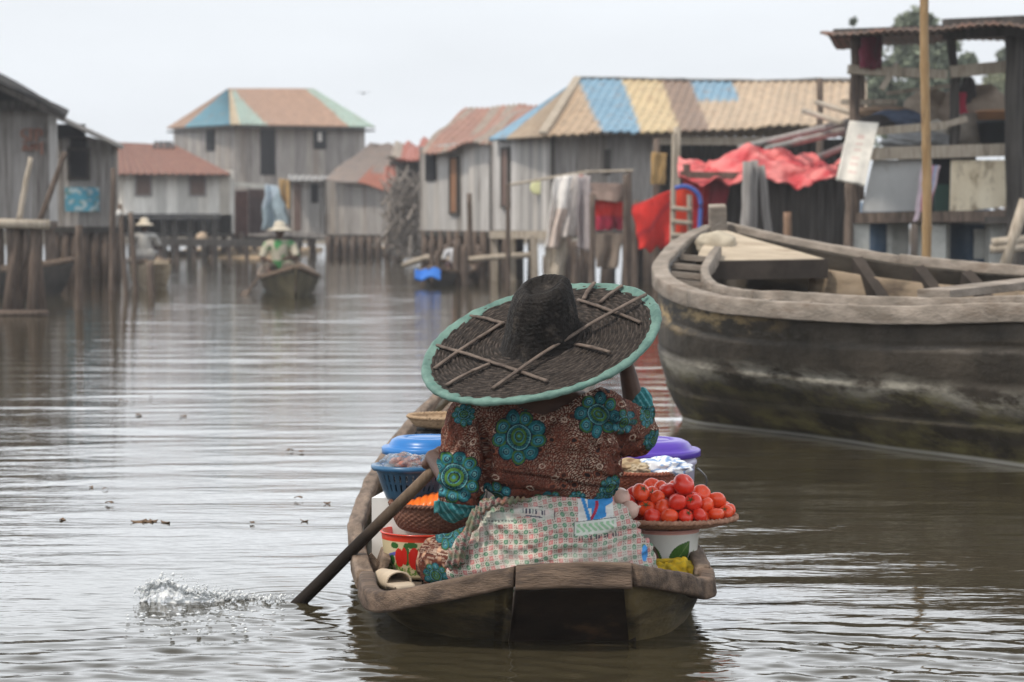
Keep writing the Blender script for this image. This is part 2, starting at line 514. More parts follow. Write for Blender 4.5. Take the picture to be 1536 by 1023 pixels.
def rail(mb, pts, w, h, rnd=.3, jit=.0, n=None, z0=0., side=0., tilt=0., ends=True):
    """beam with rounded rectangular section swept along pts; section centred, z0 offsets it"""
    if n: pts = spline(pts, n)
    m = len(pts); sec = []
    for (sx, sy) in ((1, -1), (1, 1), (-1, 1), (-1, -1)):
        cx, cy = sx*(w/2)*(1-rnd), sy*(h/2-(w/2)*rnd)
        a0 = {(1,-1): -90, (1,1): 0, (-1,1): 90, (-1,-1): 180}[(sx, sy)]
        for k in range(3):
            a = R(a0+45*k)
            sec.append((cx+math.cos(a)*w/2*rnd, cy+math.sin(a)*w/2*rnd))
    q = len(sec); vs = []; fs = []
    for i, p in enumerate(pts):
        d = pts[min(i+1, m-1)]-pts[max(i-1, 0)]
        a = V((d.y, -d.x, 0)).normalized(); up = V((0, 0, 1))
        for (x, y) in sec:
            jx = jit*.4*noise.noise(p*31+V((x*60, y*60, 0)))+jit*.7*noise.noise(p*9+V((x*30, y*30, 0))) + jit*.8*noise.noise(p*2.5+V((x*9, y*9, 4)))
            vs.append(p + a*(x+side+jx+tilt*y) + up*(y+z0+jx))
    for i in range(m-1):
        for k in range(q):
            k2 = (k+1) % q
            fs.append((i*q+k, i*q+k2, (i+1)*q+k2, (i+1)*q+k))
    if ends:
        fs.append(tuple(range(q-1, -1, -1))); fs.append(tuple((m-1)*q+k for k in range(q)))
    mb.add(vs, fs)

M['boat_rim'] = mat('worn_boat_rim', (.105,.073,.051), (.26,.19,.14), 7, (5,1,5), rough=.75, spots=(.07,.05,.038), sscale=6, slo=.52, shi=.72, bump=.6, bscale=45, bdist=.006)
M['boat_rim_dark'] = mat('worn_stern_board', (.055,.037,.026), (.195,.135,.096), 5, (1,5,6), rough=.7, spots=(.055,.04,.033), sscale=6, slo=.5, shi=.7, bump=.6, bscale=45, bdist=.006)
M['boat_hull'] = mat('wet_olive_hull', (.07,.054,.026), (.16,.12,.06), 4, (1,1,2.5), rough=.5, spots=(.035,.028,.02), sscale=3.5, slo=.48, shi=.62, bump=.4, bscale=25)
M['boat_black'] = mat('wet_shaded_plank', (.012,.009,.007), (.036,.024,.017), 5, (1,1,2), rough=.45, spots=(.10,.055,.03), sscale=4, slo=.6, shi=.75, bump=.3)  # near-black covers both wet wood and the shade under the rim overhang
M['boat_floor'] = mat('boat_floor_wood', (.09,.07,.055), (.17,.135,.11), 6, (4,.7,1), rough=.85, spots=(.05,.04,.03), sscale=3, bump=.4)

def make_canoe():
    T = [V(p) for p in [(-.06,13.3,.56), (-.22,12.4,.42), (-.40,11.26,.30), (-.495,10.4,.225), (-.535,9.6,.185), (-.542,9.0,.17), (-.535,8.4,.16), (-.517,7.9,.152), (-.472,7.35,.146), (-.425,6.95,.142)]]
    cl, cr = V((-.365,6.58,.145)), V((.545,6.76,.165))
    sl_, sr_ = V((.008,6.44,.232)), V((.325,6.44,.236))
    T2 = [V(p) for p in [(.566,7.2,.155), (.563,7.66,.152), (.562,8.4,.16), (.56,9.0,.17), (.54,9.6,.185), (.47,10.4,.225), (.35,11.26,.30), (.12,12.4,.42), (-.04,13.3,.56)]]
    B = [V(p) for p in [(-.06,12.6,-.06), (-.15,12.0,-.06), (-.28,11.2,-.07), (-.37,10.4,-.07), (-.44,9.6,-.07), (-.45,9.0,-.07), (-.45,8.4,-.07), (-.42,7.95,-.07), (-.385,7.6,-.07), (-.325,7.2,-.07)]]
    bl, br = V((-.215,6.96,-.07)), V((.465,7.05,-.07))
    tl, tr = V((-.02,6.71,-.07)), V((.36,6.71,-.07))
    B2 = [V(p) for p in [(.52,7.4,-.07), (.52,7.8,-.07), (.50,8.4,-.07), (.47,9.0,-.07), (.45,9.6,-.07), (.37,10.4,-.07), (.26,11.2,-.07), (.10,12.0,-.06), (-.05,12.6,-.06)]]
    root = thing('canoe', (0, 8.5, 0), 'narrow worn wooden canoe loaded with food, paddled by the woman in the big hat', 'canoe')
    def seg(Ta, Ba, n): return spline(Ta, n), spline(Ba, n)
    lt, lb = seg(T+[cl], B+[bl], 70)
    st, sb = seg([cl, cl.lerp(sl_, .5)+V((0,-.02,.008)), sl_], [bl, bl.lerp(tl, .5)+V((-.03,-.03,0)), tl], 16)
    rt_, rb_ = seg([sr_, sr_.lerp(cr, .5)+V((0,-.02,.008)), cr], [tr, tr.lerp(br, .5)+V((.03,-.03,0)), br], 16)
    rt2, rb2 = seg([cr]+T2, [br]+B2, 66)
    down = V((0, 0, -.02))
    allT = [p+down for p in lt+st[1:]]; allB = lb+sb[1:]
    mb = MB()
    fullT = allT+[p+down for p in rt_]+[p+down for p in rt2[1:]]
    fullB = allB+rb_+rb2[1:]
    # left and right skins; the stern plate between them is a board of its own
    hull_shell(mb, fullT, fullB, .03, .024, nv=10, jit=.004, skip=len(allT)-1)
    mb.build('hull', M['boat_hull'], root, smooth=True)
    tb = MB()
    def stern(u, v):
        a = sl_.lerp(sr_, u)+V((0, .05, -.05)); b = tl.lerp(tr, u)+V((0, .0, 0))
        p = a.lerp(b, v)
        return p+V((0, -.004+.03*math.sin(math.pi*u)+.004*noise.noise(p*8), 0))
    tb.grid(stern, 20, 14, .02)
    tb.build('stern_plate', M['boat_black'], root, smooth=True)
    # rims: two long ones and three thick boards round the stern
    gl = [p for p in lt if p.y > 6.91]; gr_ = [p for p in rt2 if p.y > 6.93]
    for pts in (gl, gr_):
        g = MB(); rail(g, pts, .05, .06, .35, jit=.005, side=0, z0=-.025)
        g.build('gunwale', M['boat_rim'], root, smooth=True)
        g = MB()
        inner = []
        for p in [q for q in pts if q.y > 7.3]:
            s = 1 if p.x < 0 else -1
            inner.append(p+V((s*min(.075, abs(p.x)*.5), 0, -.055)))
        rail(g, inner, .022, .07, .3, jit=.006, tilt=-.35)
        g.build('inwale', M['boat_rim'], root, smooth=True)
    def board(a, b, mids, w, h, name):
        g = MB(); rail(g, [a]+mids+[b], w, h, .42, jit=.0045, n=44, z0=-h/2+.008, tilt=-.12)
        g.build(name, M['boat_rim_dark'], root, smooth=True)
    board(V((-.422,6.93,.141)), sl_, [V((-.408,6.77,.137)), V((-.388,6.66,.134)), V((-.345,6.585,.140)), cl.lerp(sl_, .3)+V((0,-.012,-.006)), cl.lerp(sl_, .7)+V((0,-.012,-.002))], .047, .058, 'stern_board')
    board(sl_+V((.004,0,.001)), sr_+V((-.004,0,.001)), [sl_.lerp(sr_, .25)+V((0,-.008,.005)), sl_.lerp(sr_, .5)+V((0,-.014,.007)), sl_.lerp(sr_, .75)+V((0,-.008,.005))], .049, .068, 'stern_board')
    board(sr_, V((.567,7.0,.152)), [sr_.lerp(cr, .35)+V((0,-.016,-.002)), sr_.lerp(cr, .72)+V((0,-.014,-.008)), V((.522,6.735,.153)), V((.557,6.80,.149)), V((.566,6.90,.150))], .047, .060, 'stern_board')
    # floor boards
    fb = MB()
    for k in range(7):
        x0 = -.42+k*.125
        for (ya, yb) in ((7.02, 9.05), (9.06, 11.0)):
            sh = .72 if yb > 10 else 1
            fb.box(((x0+.06)*sh+.02, (ya+yb)/2, .035+random.uniform(-.004, .004)), (.119*sh, yb-ya, .018))
    fb.build('floor', M['boat_floor'], root)
    # stern seat board under the woman, thwarts and ribs
    mb = MB().box((.06, 7.02, .062), (.80, .34, .022)); mb.build('seat', M['boat_floor'], root)
    for y in (8.95, 10.35):
        w = .98 if y < 9.5 else .78
        mb = MB().box((0, y, .10), (w, .14, .022)); mb.build('thwart', M['boat_rim'], root)
    for y in (7.45, 8.15, 8.75, 9.5, 10.2):
        for s in (-1, 1):
            w = np.interp(y, [7.2, 9, 10.4], [.50, .525, .44])
            mb = MB()
            mb.bar((s*(w-.05), y, .12), (s*(w-.125), y, .03), .03, .035)
            mb.build('rib', M['boat_rim'], root)
    return root
make_canoe()

# ---------------- the big moored cargo boat on the right
M['big_rail'] = mat('sunbleached_rail', (.17,.145,.12), (.335,.285,.24), 5, (1,1,3), rough=.85, spots=(.17,.13,.1), sscale=4, slo=.5, shi=.72, bump=.5, bscale=30)
M['big_in'] = mat('inner_planks', (.22,.165,.11), (.36,.28,.2), 3, (1,1,3), rough=.85, spots=(.1,.075,.055), sscale=2)
M['big_dark'] = mat('tarred_timber', (.028,.022,.018), (.066,.052,.043), 4, rough=.8, spots=(.03,.024,.02), sscale=2)
M['deck'] = mat('dusty_deck', (.38,.315,.24), (.52,.44,.34), 3, (1,3,1), rough=.9, spots=(.28,.22,.16), sscale=2, bump=.1)

def big_hull_mat():
    m = mat('tarred_hull', (.028,.023,.017), (.068,.056,.043), 3.0, (1,1,1.6), rough=.62, spots=(.022,.018,.015), sscale=1.2, bump=.35, bscale=14, bdist=.02)
    nt = m.node_tree; N = nt.nodes; L = nt.links; bs = N['Principled BSDF']
    src = bs.inputs['Base Color'].links[0].from_socket
    g = N.new('ShaderNodeNewGeometry'); sp = N.new('ShaderNodeSeparateXYZ'); L.new(g.outputs['Position'], sp.inputs['Vector'])
    def band(c, zc, w, scale, thr, stretch=(1, 1, 3), src=None, amt=1., wob_=.16):
        mp = N.new('ShaderNodeMapping'); mp.inputs['Scale'].default_value = stretch
        L.new(g.outputs['Position'], mp.inputs['Vector'])
        nz = N.new('ShaderNodeTexNoise'); nz.inputs['Scale'].default_value = scale; nz.inputs['Detail'].default_value = 8; nz.inputs['Roughness'].default_value = .68
        L.new(mp.outputs['Vector'], nz.inputs['Vector'])
        d = N.new('ShaderNodeMath'); d.operation = 'SUBTRACT'; L.new(sp.outputs['Z'], d.inputs[0]); d.inputs[1].default_value = zc
        wob = N.new('ShaderNodeTexNoise'); wob.inputs['Scale'].default_value = 1.1; L.new(g.outputs['Position'], wob.inputs['Vector'])
        wm = N.new('ShaderNodeMath'); wm.operation = 'MULTIPLY_ADD'; L.new(wob.outputs['Fac'], wm.inputs[0]); wm.inputs[1].default_value = wob_; wm.inputs[2].default_value = -wob_/2
        ad = N.new('ShaderNodeMath'); ad.operation = 'ADD'; L.new(d.outputs[0], ad.inputs[0]); L.new(wm.outputs[0], ad.inputs[1])
        ab = N.new('ShaderNodeMath'); ab.operation = 'ABSOLUTE'; L.new(ad.outputs[0], ab.inputs[0])
        mr = N.new('ShaderNodeMapRange'); mr.inputs['From Min'].default_value = w; mr.inputs['From Max'].default_value = w*.15
        L.new(ab.outputs[0], mr.inputs['Value'])
        m2 = N.new('ShaderNodeMapRange'); m2.inputs['From Min'].default_value = thr; m2.inputs['From Max'].default_value = thr+.16; m2.inputs['To Max'].default_value = amt
        L.new(nz.outputs['Fac'], m2.inputs['Value'])
        mu = N.new('ShaderNodeMath'); mu.operation = 'MULTIPLY'; L.new(mr.outputs[0], mu.inputs[0]); L.new(m2.outputs[0], mu.inputs[1])
        x = N.new('ShaderNodeMix'); x.data_type = 'RGBA'; x.inputs['B'].default_value = (*c, 1)
        L.new(mu.outputs[0], x.inputs['Factor']); L.new(src, x.inputs['A'])
        return x.outputs['Result'], sp
    out, _ = band((.33,.31,.26), .33, .085, 2.6, .42, src=src, amt=.8)
    out, _ = band((.14,.125,.05), .25, .09, 3.5, .47, src=out, amt=.7)
    out, _ = band((.20,.175,.07), .06, .12, 2.2, .46, src=out, amt=.8)
    out, _ = band((.5,.48,.43), .012, .016, 1.2, .2, src=out, amt=.75, wob_=.012)
    out, _ = band((.16,.14,.12), .56, .025, 5, .5, src=out, amt=.5)
    # flaking ochre paint near the bow (only where x is small)
    o2, sp2 = band((.36,.26,.13), .62, .10, 4.5, .46, src=out)
    mr = N.new('ShaderNodeMapRange'); mr.inputs['From Min'].default_value = 1.45; mr.inputs['From Max'].default_value = 1.15
    L.new(sp2.outputs['X'], mr.inputs['Value'])
    x = N.new('ShaderNodeMix'); x.data_type = 'RGBA'; L.new(mr.outputs[0], x.inputs['Factor']); L.new(out, x.inputs['A']); L.new(o2, x.inputs['B'])
    L.new(x.outputs['Result'], bs.inputs['Base Color'])
    return m
M['big_hull'] = big_hull_mat()

def make_big_boat():
    root = thing('cargo_boat', (2.6, 13, 0), 'large weathered wooden cargo boat with tarred hull moored at the right', 'boat')
    near = [P(1066,336,16.5), P(1030,352,15.9), P(1001,378,15.0), P(989,402,14.2), P(1012,424,13.5), P(1075,443,12.9), P(1200,454,12.25), P(1360,460,11.6), P(1536,455,10.95), V((2.95,9.7,.80)), V((3.35,8.7,.86)), V((3.7,8.0,.93))]
    far = [P(1084,336,16.5), P(1150,351,16.1), P(1230,367,15.8), P(1340,386,15.4), P(1430,396,15.1), P(1536,405,14.7), V((4.35,13.6,.82)), V((4.9,12.2,.82)), V((5.2,10.8,.86)), V((5.3,9.7,.93))]
    nb = [V((1.50,15.5,-.1)), V((1.30,15.0,-.1)), V((1.14,14.4,-.1)), V((1.05,13.95,-.1)), V((1.12,13.6,-.1)), V((1.34,13.3,-.1)), V((1.62,12.9,-.1)), V((2.02,12.1,-.1)), V((2.46,11.3,-.1)), V((3.1,10.0,-.1)), V((3.5,9.1,-.1)), V((3.8,8.5,-.1))]
    fb_ = [V((1.56,15.55,-.1)), V((1.9,15.5,-.1)), V((2.4,15.2,-.1)), V((2.9,14.9,-.1)), V((3.3,14.6,-.1)), V((3.7,14.1,-.1)), V((4.1,13.1,-.1)), V((4.5,12.0,-.1)), V((4.8,10.8,-.1)), V((4.9,9.9,-.1))]
    nT, nB = spline(near, 90), spline(nb, 90)
    fT, fB = spline(far, 70), spline(fb_, 70)
    mb = MB()
    fullT = list(reversed(nT))+fT; fullB = list(reversed(nB))+fB
    # shell with explicit inward offset
    n = len(fullT); nv = 48; vs = []; fs = []
    for side in (0, 1):
        for i in range(n):
            d = fullT[min(i+1, n-1)]-fullT[max(i-1, 0)]
            inw = V((d.y, -d.x, 0)).normalized()
            for j in range(nv+1):
                v = j/nv
                p = (fullT[i]+V((0, 0, -.03))).lerp(fullB[i], v)
                p = p - inw*(.10*math.sin(math.pi*v**1.1)) + V((0, 0, 0))
                st = (v*4.6+.10*noise.noise(V((i*.03, 0, 0)))) % 1
                p = p + inw*(.012*noise.noise(p*2.2)+.004*noise.noise(p*7)+.010*st+.014*math.exp(-(min(st, 1-st)/.035)**2))
                if side: p = p + inw*.05
                vs.append(p)
    W = nv+1; NN = n*W
    for i in range(n-1):
        for j in range(nv):
            a = i*W+j
            fs.append((a, a+W, a+W+1, a+1)); fs.append((NN+a, NN+a+1, NN+a+W+1, NN+a+W))
        fs.append((i*W, NN+i*W, NN+i*W+W, i*W+W))
    mb.add(vs, fs)
    mb.build('hull', M['big_hull'], root, smooth=True)
    # stern plate and floor closing the hull
    sb = MB()
    a, b, c, d = nT[-1]+V((0,0,-.02)), fT[-1]+V((0,0,-.02)), fB[-1], nB[-1]
    sb.grid(lambda u, v: a.lerp(b, u).lerp(d.lerp(c, u), v), 6, 6, .06); sb.build('stern_plate', M['big_dark'], root)
    fl = MB()
    fl.add([p*1+V((0, 0, .15)) for p in fullB], [tuple(range(n))]); fl.build('floor', M['big_dark'], root)
    # outer rub rail, in lengths
    def off(pts, k):
        out = []
        for i, p in enumerate(pts):
            d = pts[min(i+1, len(pts)-1)]-pts[max(i-1, 0)]
            out.append(p+V((d.y, -d.x, 0)).normalized()*k)
        return out
    for (i0, i1, up) in ((0, 37, 0), (37, 66, .006), (66, 89, 0)):
        g = MB(); rail(g, off(nT[i0:i1+1], .010), .07, .09, .2, jit=.006, z0=-.048+up); g.build('rub_rail', M['big_rail'], root, smooth=True)
    for (i0, i1, up) in ((0, 24, 0), (24, 47, .012), (47, 69, 0)):
        g = MB(); rail(g, off(fT[i0:i1+1], -.02), .09, .15, .2, jit=.006, z0=-.06+up); g.build('rub_rail', M['big_rail'], root, smooth=True)
    # thin cap just inside the near rail, then the inner clamp
    g = MB(); rail(g, off(nT[1:], -.035), .04, .06, .3, jit=.006, z0=-.03); g.build('cap_strip', M['big_rail'], root, smooth=True)
    inn = [p+V((0, 0, .062*min(1, max(0, (i-30)/14)))) for i, p in enumerate(off(nT, -.27))]
    for (i0, i1) in ((12, 40), (40, 62), (62, 89)):
        g = MB(); rail(g, inn[i0:i1+1], .05, .10, .3, jit=.008, z0=-.075); g.build('clamp', M['big_rail'], root, smooth=True)
    o1 = off(nT, -.05)
    for i in range(14, 86, 4):
        g = MB(); p, q = o1[i]+V((0,0,-.06)), inn[i]+V((0,0,-.08))
        g.bar(p, q, .075, .035); g.build('frame_head', M['big_rail'], root)
    # foredeck on its beam
    dk = MB()
    L_ = [P(1082,346,16.0), P(1060,362,15.75), P(1048,380,15.45), P(1048,391,15.3)]
    R_ = [P(1092,346,16.05), P(1130,358,15.9), P(1180,372,15.75), P(1236,388,15.5)]
    l2, r2 = spline(L_, 10), spline(R_, 10)
    vs = []; fs = []
    for z in (0, -.03):
        for p, q in zip(l2, r2):
            vs += [p+V((0, 0, z)), q+V((0, 0, z))]
    for i in range(9):
        k = 2*i; fs += [(k, k+1, k+3, k+2), (20+k, 20+k+2, 20+k+3, 20+k+1), (k, k+2, 22+k, 20+k), (k+1, 21+k, 23+k, k+3)]
    fs += [(0, 20, 21, 1), (18, 19, 39, 38)]
    dk.add(vs, fs); dk.build('foredeck', M['deck'], root)
    bm_ = MB(); bm_.bar(P(1046,406,15.25), P(1240,403,15.45), .06, .12); bm_.build('deck_beam', M['big_dark'], root)
    # stem post
    s = MB(); s.bar(P(1078,372,16.35), P(1076,308,16.3), .115, .13, up=V((0,1,0))); s.build('stem_post', M['big_rail'], root, bevel=.008)
    # inner frames on the far side, a thwart and a loose plank
    ff = off(fT, .09); fbo = off(fB, .35)
    for i in (20, 27, 34, 41, 48, 56):
        g = MB(); g.bar(ff[i]+V((0,0,-.09)), fbo[i]+V((0,0,.35)), .16, .07, up=V((1,0,0))); g.build('frame', M['big_dark'], root)
    for i0, i1, k in ((16, 30, .0), (30, 46, .02), (46, 66, 0.)):
        g = MB(); rail(g, [p.lerp(q, .42)+V((0,0,-.02)) for p, q in zip(off(fT, .13)[i0:i1], off(fB, .4)[i0:i1])], .03, .2, .2, jit=.004); g.build('ceiling_plank', M['big_in'], root, smooth=True)
    for zz in (.2, .62):
        g = MB(); rail(g, [p.lerp(q, zz)+V((0,0,-.02)) for p, q in zip(off(fT, .10)[14:66], off(fB, .36)[14:66])], .03, .17, .2, jit=.004); g.build('ceiling_plank', M['big_in'], root, smooth=True)
    th_ = MB(); th_.bar(P(1400,441,12.4), P(1640,414,13.6), .2, .045); th_.build('thwart', M['big_rail'], root, bevel=.006)
    return root
make_big_boat()
st = MB(); st.ball(P(1074,367,15.75), .14, 4, (.98,.75,.62), .22, 1.6, seed=3); 
st.build('stone', mat('pale_stone', (.36,.31,.24), (.52,.46,.36), 7, rough=.9, spots=(.2,.17,.13), sscale=5, bump=.5), smooth=True, label='pale rounded stone lying on the foredeck of the cargo boat', cat='stone')

# ---------------- small canoes far off
def far_canoe(name, bow, stern, beam, h, label, mt, rise=.25, dark=False, z=0.):
    """bow / stern are (x, y)"""
    b, s = V((*bow, 0)), V((*stern, 0)); d = (b-s); L = d.length; d.normalize(); a = V((d.y, -d.x, 0))
    root = thing(name, ((b.x+s.x)/2, (b.y+s.y)/2, 0), label, 'canoe')
    def side(sg):
        T, B = [], []
        for k in range(13):
            t = k/12; w = beam/2*(math.sin(math.pi*min(1, .16+t*.84 if t < .5 else t))**.6 if 0 < t < 1 else (.35 if t == 0 else .06))
            w = beam/2*([.55,.75,.88,.95,1,1,1,.97,.9,.78,.6,.36,.05][k])
            zz = h+rise*(abs(t-.45)/.55)**2.2
            c = s+d*(L*t)
            T.append(c+a*(sg*w)+V((0,0,zz))); B.append(s+d*(L*(.04+t*.9))+a*(sg*w*.62)+V((0,0,-.08)))
        return T, B
    tl_, bl_ = side(-1); tr_, br_ = side(1)
    mb = MB(); hull_shell(mb, list(reversed(tl_))[0:]+tr_, list(reversed(bl_))+br_, .03, .04, nv=5)
    mb.build('hull', mt, root, smooth=True)
    for T in (tl_, tr_):
        g = MB(); rail(g, T, .05, .06, .3, n=30); g.build('gunwale', M['boat_rim'], root, smooth=True)
    fl = MB(); n_ = 13
    fl.add([p+V((0,0,.16)) for p in bl_]+[p+V((0,0,.16)) for p in reversed(br_)], [tuple(range(26))]); fl.build('floor', M['boat_floor'], root)
    sp = MB(); sp.bar(tl_[0]-V((0,0,.03)), tr_[0]-V((0,0,.03)), .04, .06); 
    sp.add([tl_[0], tr_[0], br_[0], bl_[0], tl_[0]+d*.04, tr_[0]+d*.04, br_[0]+d*.04, bl_[0]+d*.04], [(0,1,2,3),(7,6,5,4),(0,4,5,1),(1,5,6,2),(2,6,7,3),(3,7,4,0)])
    sp.build('stern_plate', mt, root)
    for t in (.35, .62):
        c = s+d*(L*t)+V((0,0,h*.6)); g = MB(); g.bar(c-a*beam*.44, c+a*beam*.44, .18, .03); g.build('thwart', M['boat_rim'], root)
    return root
M['canoe_olive'] = mat('olive_canoe_hull', (.055,.048,.028), (.13,.11,.065), 3, rough=.6, spots=(.03,.025,.02), sscale=2)
M['canoe_tan'] = mat('tan_canoe_hull', (.33,.26,.18), (.5,.41,.3), 3, (1,1,4), rough=.8, spots=(.18,.13,.09), sscale=2)
M['canoe_dark'] = mat('dark_canoe_hull', (.03,.028,.026), (.075,.065,.058), 3, rough=.7)
far_canoe('canoe', (PX(444,34.5), 34.5), (PX(425,40.2), 40.2), .92, .26, 'dark olive canoe coming head on with a paddler in a straw hat', M['canoe_olive'], rise=.20)
far_canoe('canoe', (PX(210,44.5), 44.5), (PX(236,38.5), 38.5), .66, .40, 'tan wooden canoe seen end on beside the leaning poles at left', M['canoe_tan'], rise=.12)
far_canoe('canoe', (PX(648,41.2), 40.6), (PX(690,44.5), 44.2), .8, .2, 'small dark canoe with a bright blue cloth by the stilt house', M['canoe_dark'], rise=.12)
far_canoe('canoe', (PX(112,36.5), 36.5), (-10.5, 33.5), .9, .36, 'long dark canoe moored behind the log jetty at left', M['canoe_dark'], rise=.18)
# ------------------------------------------------------------------ goods in the canoe
def lid_bucket(name, c, r, h, lidc, bodyc, label, wire=False):
    root = thing(name, c, label, 'bucket')
    b = MB(); b.lathe([(r*.80,0),(r*.83,.004),(r*.93,h*.86),(r*.96,h*.87),(r*.96,h*.9),(r*.935,h*.91),(r*.94,h),(r*.90,h),(r*.88,h*.8),(0,h*.75)], c, 64, col=bodyc)
    b.build('body', M['plastic'], root, smooth=True)
    l = MB(); l.lathe([(0,h+.034),(r*.44,h+.034),(r*.47,h+.029),(r*.52,h+.029),(r*.56,h+.035),(r*.70,h+.034),(r*.80,h+.026),(r*.86,h+.013),(r*.875,h+.004),(r*1.0,h+.004),(r*1.03,h),(r*1.03,h-.02),(r*.985,h-.022),(r*.985,h-.004),(0,h-.004)], c, 64, col=lidc)
    l.build('lid', M['plastic'], root, smooth=True)
    if wire:
        w = MB(); pts = [V(c)+V((math.cos(t)*r*.97, -.01-.02*math.sin(t), h*.85-math.sin(t)*.11)) for t in np.linspace(0, math.pi, 26)]
        pts = [V(c)+V((r*.95+.035*math.sin(t), -.05+t*.02, h*.85-.005-.10*(t/math.pi))) for t in np.linspace(0, math.pi, 14)]
        w.tube(pts, .003, 8); w.build('handle', mat('handle_wire', (.3,.3,.3), rough=.4, metal=.8), root, smooth=True)
    return root
BL = (.018,.16,.46); PU = (.095,.045,.40)
lid_bucket('lidded_bucket', V((PX(641,8.15), 8.15, .112)), .152, .285, lambda t,r,z: BL, lambda t,r,z: (.55,.62,.70) if z > .12 else (.05,.13,.3), 'round bucket with bright blue domed lid at the left of the canoe')
lid_bucket('lidded_bucket', V((PX(968,8.05), 8.05, .048)), .182, .35, lambda t,r,z: PU, lambda t,r,z: (.55,.52,.70), 'white bucket with purple domed lid behind the tomatoes', wire=True)

# blue plastic colander with slots
def colander():
    c = P(617,790,7.62); c.z = .283
    root = thing('plastic_basket', c, 'blue slotted plastic basket holding a clear bag of shallots', 'basket')
    h = .105; r0, r1 = .078, .116; mb = MB(); seg = 96; rows = 14; th = .004
    cb = (.028,.085,.15); vs = []; fs = []
    for side in (0, 1):
        for j in range(rows+1):
            v = j/rows; r = r0+(r1-r0)*v**.85-th*side
            for k in range(seg):
                t = 2*math.pi*k/seg
                vs.append(V(c)+V((math.cos(t)*r, math.sin(t)*r, h*v)))
    NN = (rows+1)*seg
    for j in range(rows):
        for k in range(seg):
            if 4 <= j <= 10 and j != 7 and k % 3 == 1: continue
            k2 = (k+1) % seg; a, b, d, e = j*seg+k, j*seg+k2, (j+1)*seg+k2, (j+1)*seg+k
            fs += [(a, b, d, e), (NN+a, NN+e, NN+d, NN+b)]
    fs += [tuple(range(seg-1, -1, -1)), tuple(NN+k for k in range(seg))]
    mb.add(vs, fs, cb)
    mb.build('bowl', M['plastic'], root, smooth=True, fix=False)
    rim = MB(); rim.lathe([(r1-.003,h-.012),(r1+.008,h-.012),(r1+.0125,h-.004),(r1+.011,h+.004),(r1,h+.006),(r1-.005,h)], c, 96, col=(.03,.12,.24)); rim.build('rim', M['plastic'], root, smooth=True)
    return c, h
cc, ch = colander()
M['film'] = mat('clear_film', (.85,.86,.88), rough=.12, trans=.85, ior=1.2, bump=.8, bscale=30, bdist=.01, scale=20)
b = MB(); b.ball(cc+V((-.02,-.01,ch*.92)), .078, 5, (1.08,.85,.62), .30, 3.4, seed=5)
b.build('plastic_bag', M['film'], smooth=False, label='crumpled clear plastic bag of shallots in the blue basket', cat='plastic bag', loc=tuple(cc))
onion_m = mat('shallot_skin', (.30,.10,.08), (.45,.2,.15), 30, (1,1,.3), rough=.45)
proto = None
for k in range(16):
    a = k*2.4; r = .045*math.sqrt((k+.5)/16)
    p = cc+V((-.02+math.cos(a)*r, -.015+math.sin(a)*r, ch*.92+.014+.008*math.sin(k*1.7)))
    if proto is None:
        proto = MB().lathe([(0,-.013),(.008,-.011),(.0135,0),(.011,.008),(.004,.015),(.0015,.022),(0,.022)], (0,0,0), 18).build('shallot', onion_m, smooth=True, label='small reddish shallot inside the clear bag', cat='shallot', group='shallots in the clear bag', loc=(0,0,0))
        proto.location = p
    else:
        o = proto.copy(); col.objects.link(o); o.location = p; o.rotation_euler = (k*.9, k*.7, k)

# enamel pot painted with peppers and its red rim
def pot_pepper():
    c = P(636,858,7.55); c.z = .05
    root = thing('enamel_pot', c, 'cream enamel pot painted with red peppers beside the woman', 'pot')
    r, h = .135, .135
    def cf(t, rr, z):
        if z > h-.018: return (.62,.045,.02)
        x = ((t+math.pi/2+math.pi) % (2*math.pi)-math.pi)*r      # metres from the camera-facing side
        y = z
        cx = x+.055
        q = noise.noise(V((x*60, y*60, 2)))
        for (px, pz, rx, rz) in ((-.026,.068,.019,.03), (.028,.066,.02,.034), (-.008,.072,.012,.028)):
            if ((cx-px)/rx)**2+((y-pz)/rz)**2 < 1+.15*q: return (.55,.02,.012)
        for (px, pz, rx, rz) in ((.0,.078,.012,.036), (.055,.09,.02,.013), (-.045,.105,.017,.01), (.02,.108,.02,.01), (-.06,.058,.012,.016)):
            if ((cx-px)/rx)**2+((y-pz)/rz)**2 < 1+.2*q: return (.035,.12,.03)
        if y < .05 and y > .012+.01*q and q > -.12: return (.12,.22,.05) if noise.noise(V((x*110, y*110, 7))) > -.1 else (.5,.45,.2)
        if abs(y-.07-.3*(x+.13)) < .006 and x < -.08: return (.12,.12,.4)
        return (.60,.50,.31)
    prof = [(r*.86,0),(r*.9,.006)]+[(r*(.9+.1*k/54), .006+(h-.006)*k/54) for k in range(1, 55)]+[(r*1.03,h+.002),(r*1.03,h+.006),(r*.97,h+.006),(r*.88,.02),(0,.015)]
    b = MB(); b.lathe(prof, c, 300, col=cf); b.build('body', M['enamel'], root, smooth=True)
    return c, h
pc, ph = pot_pepper()

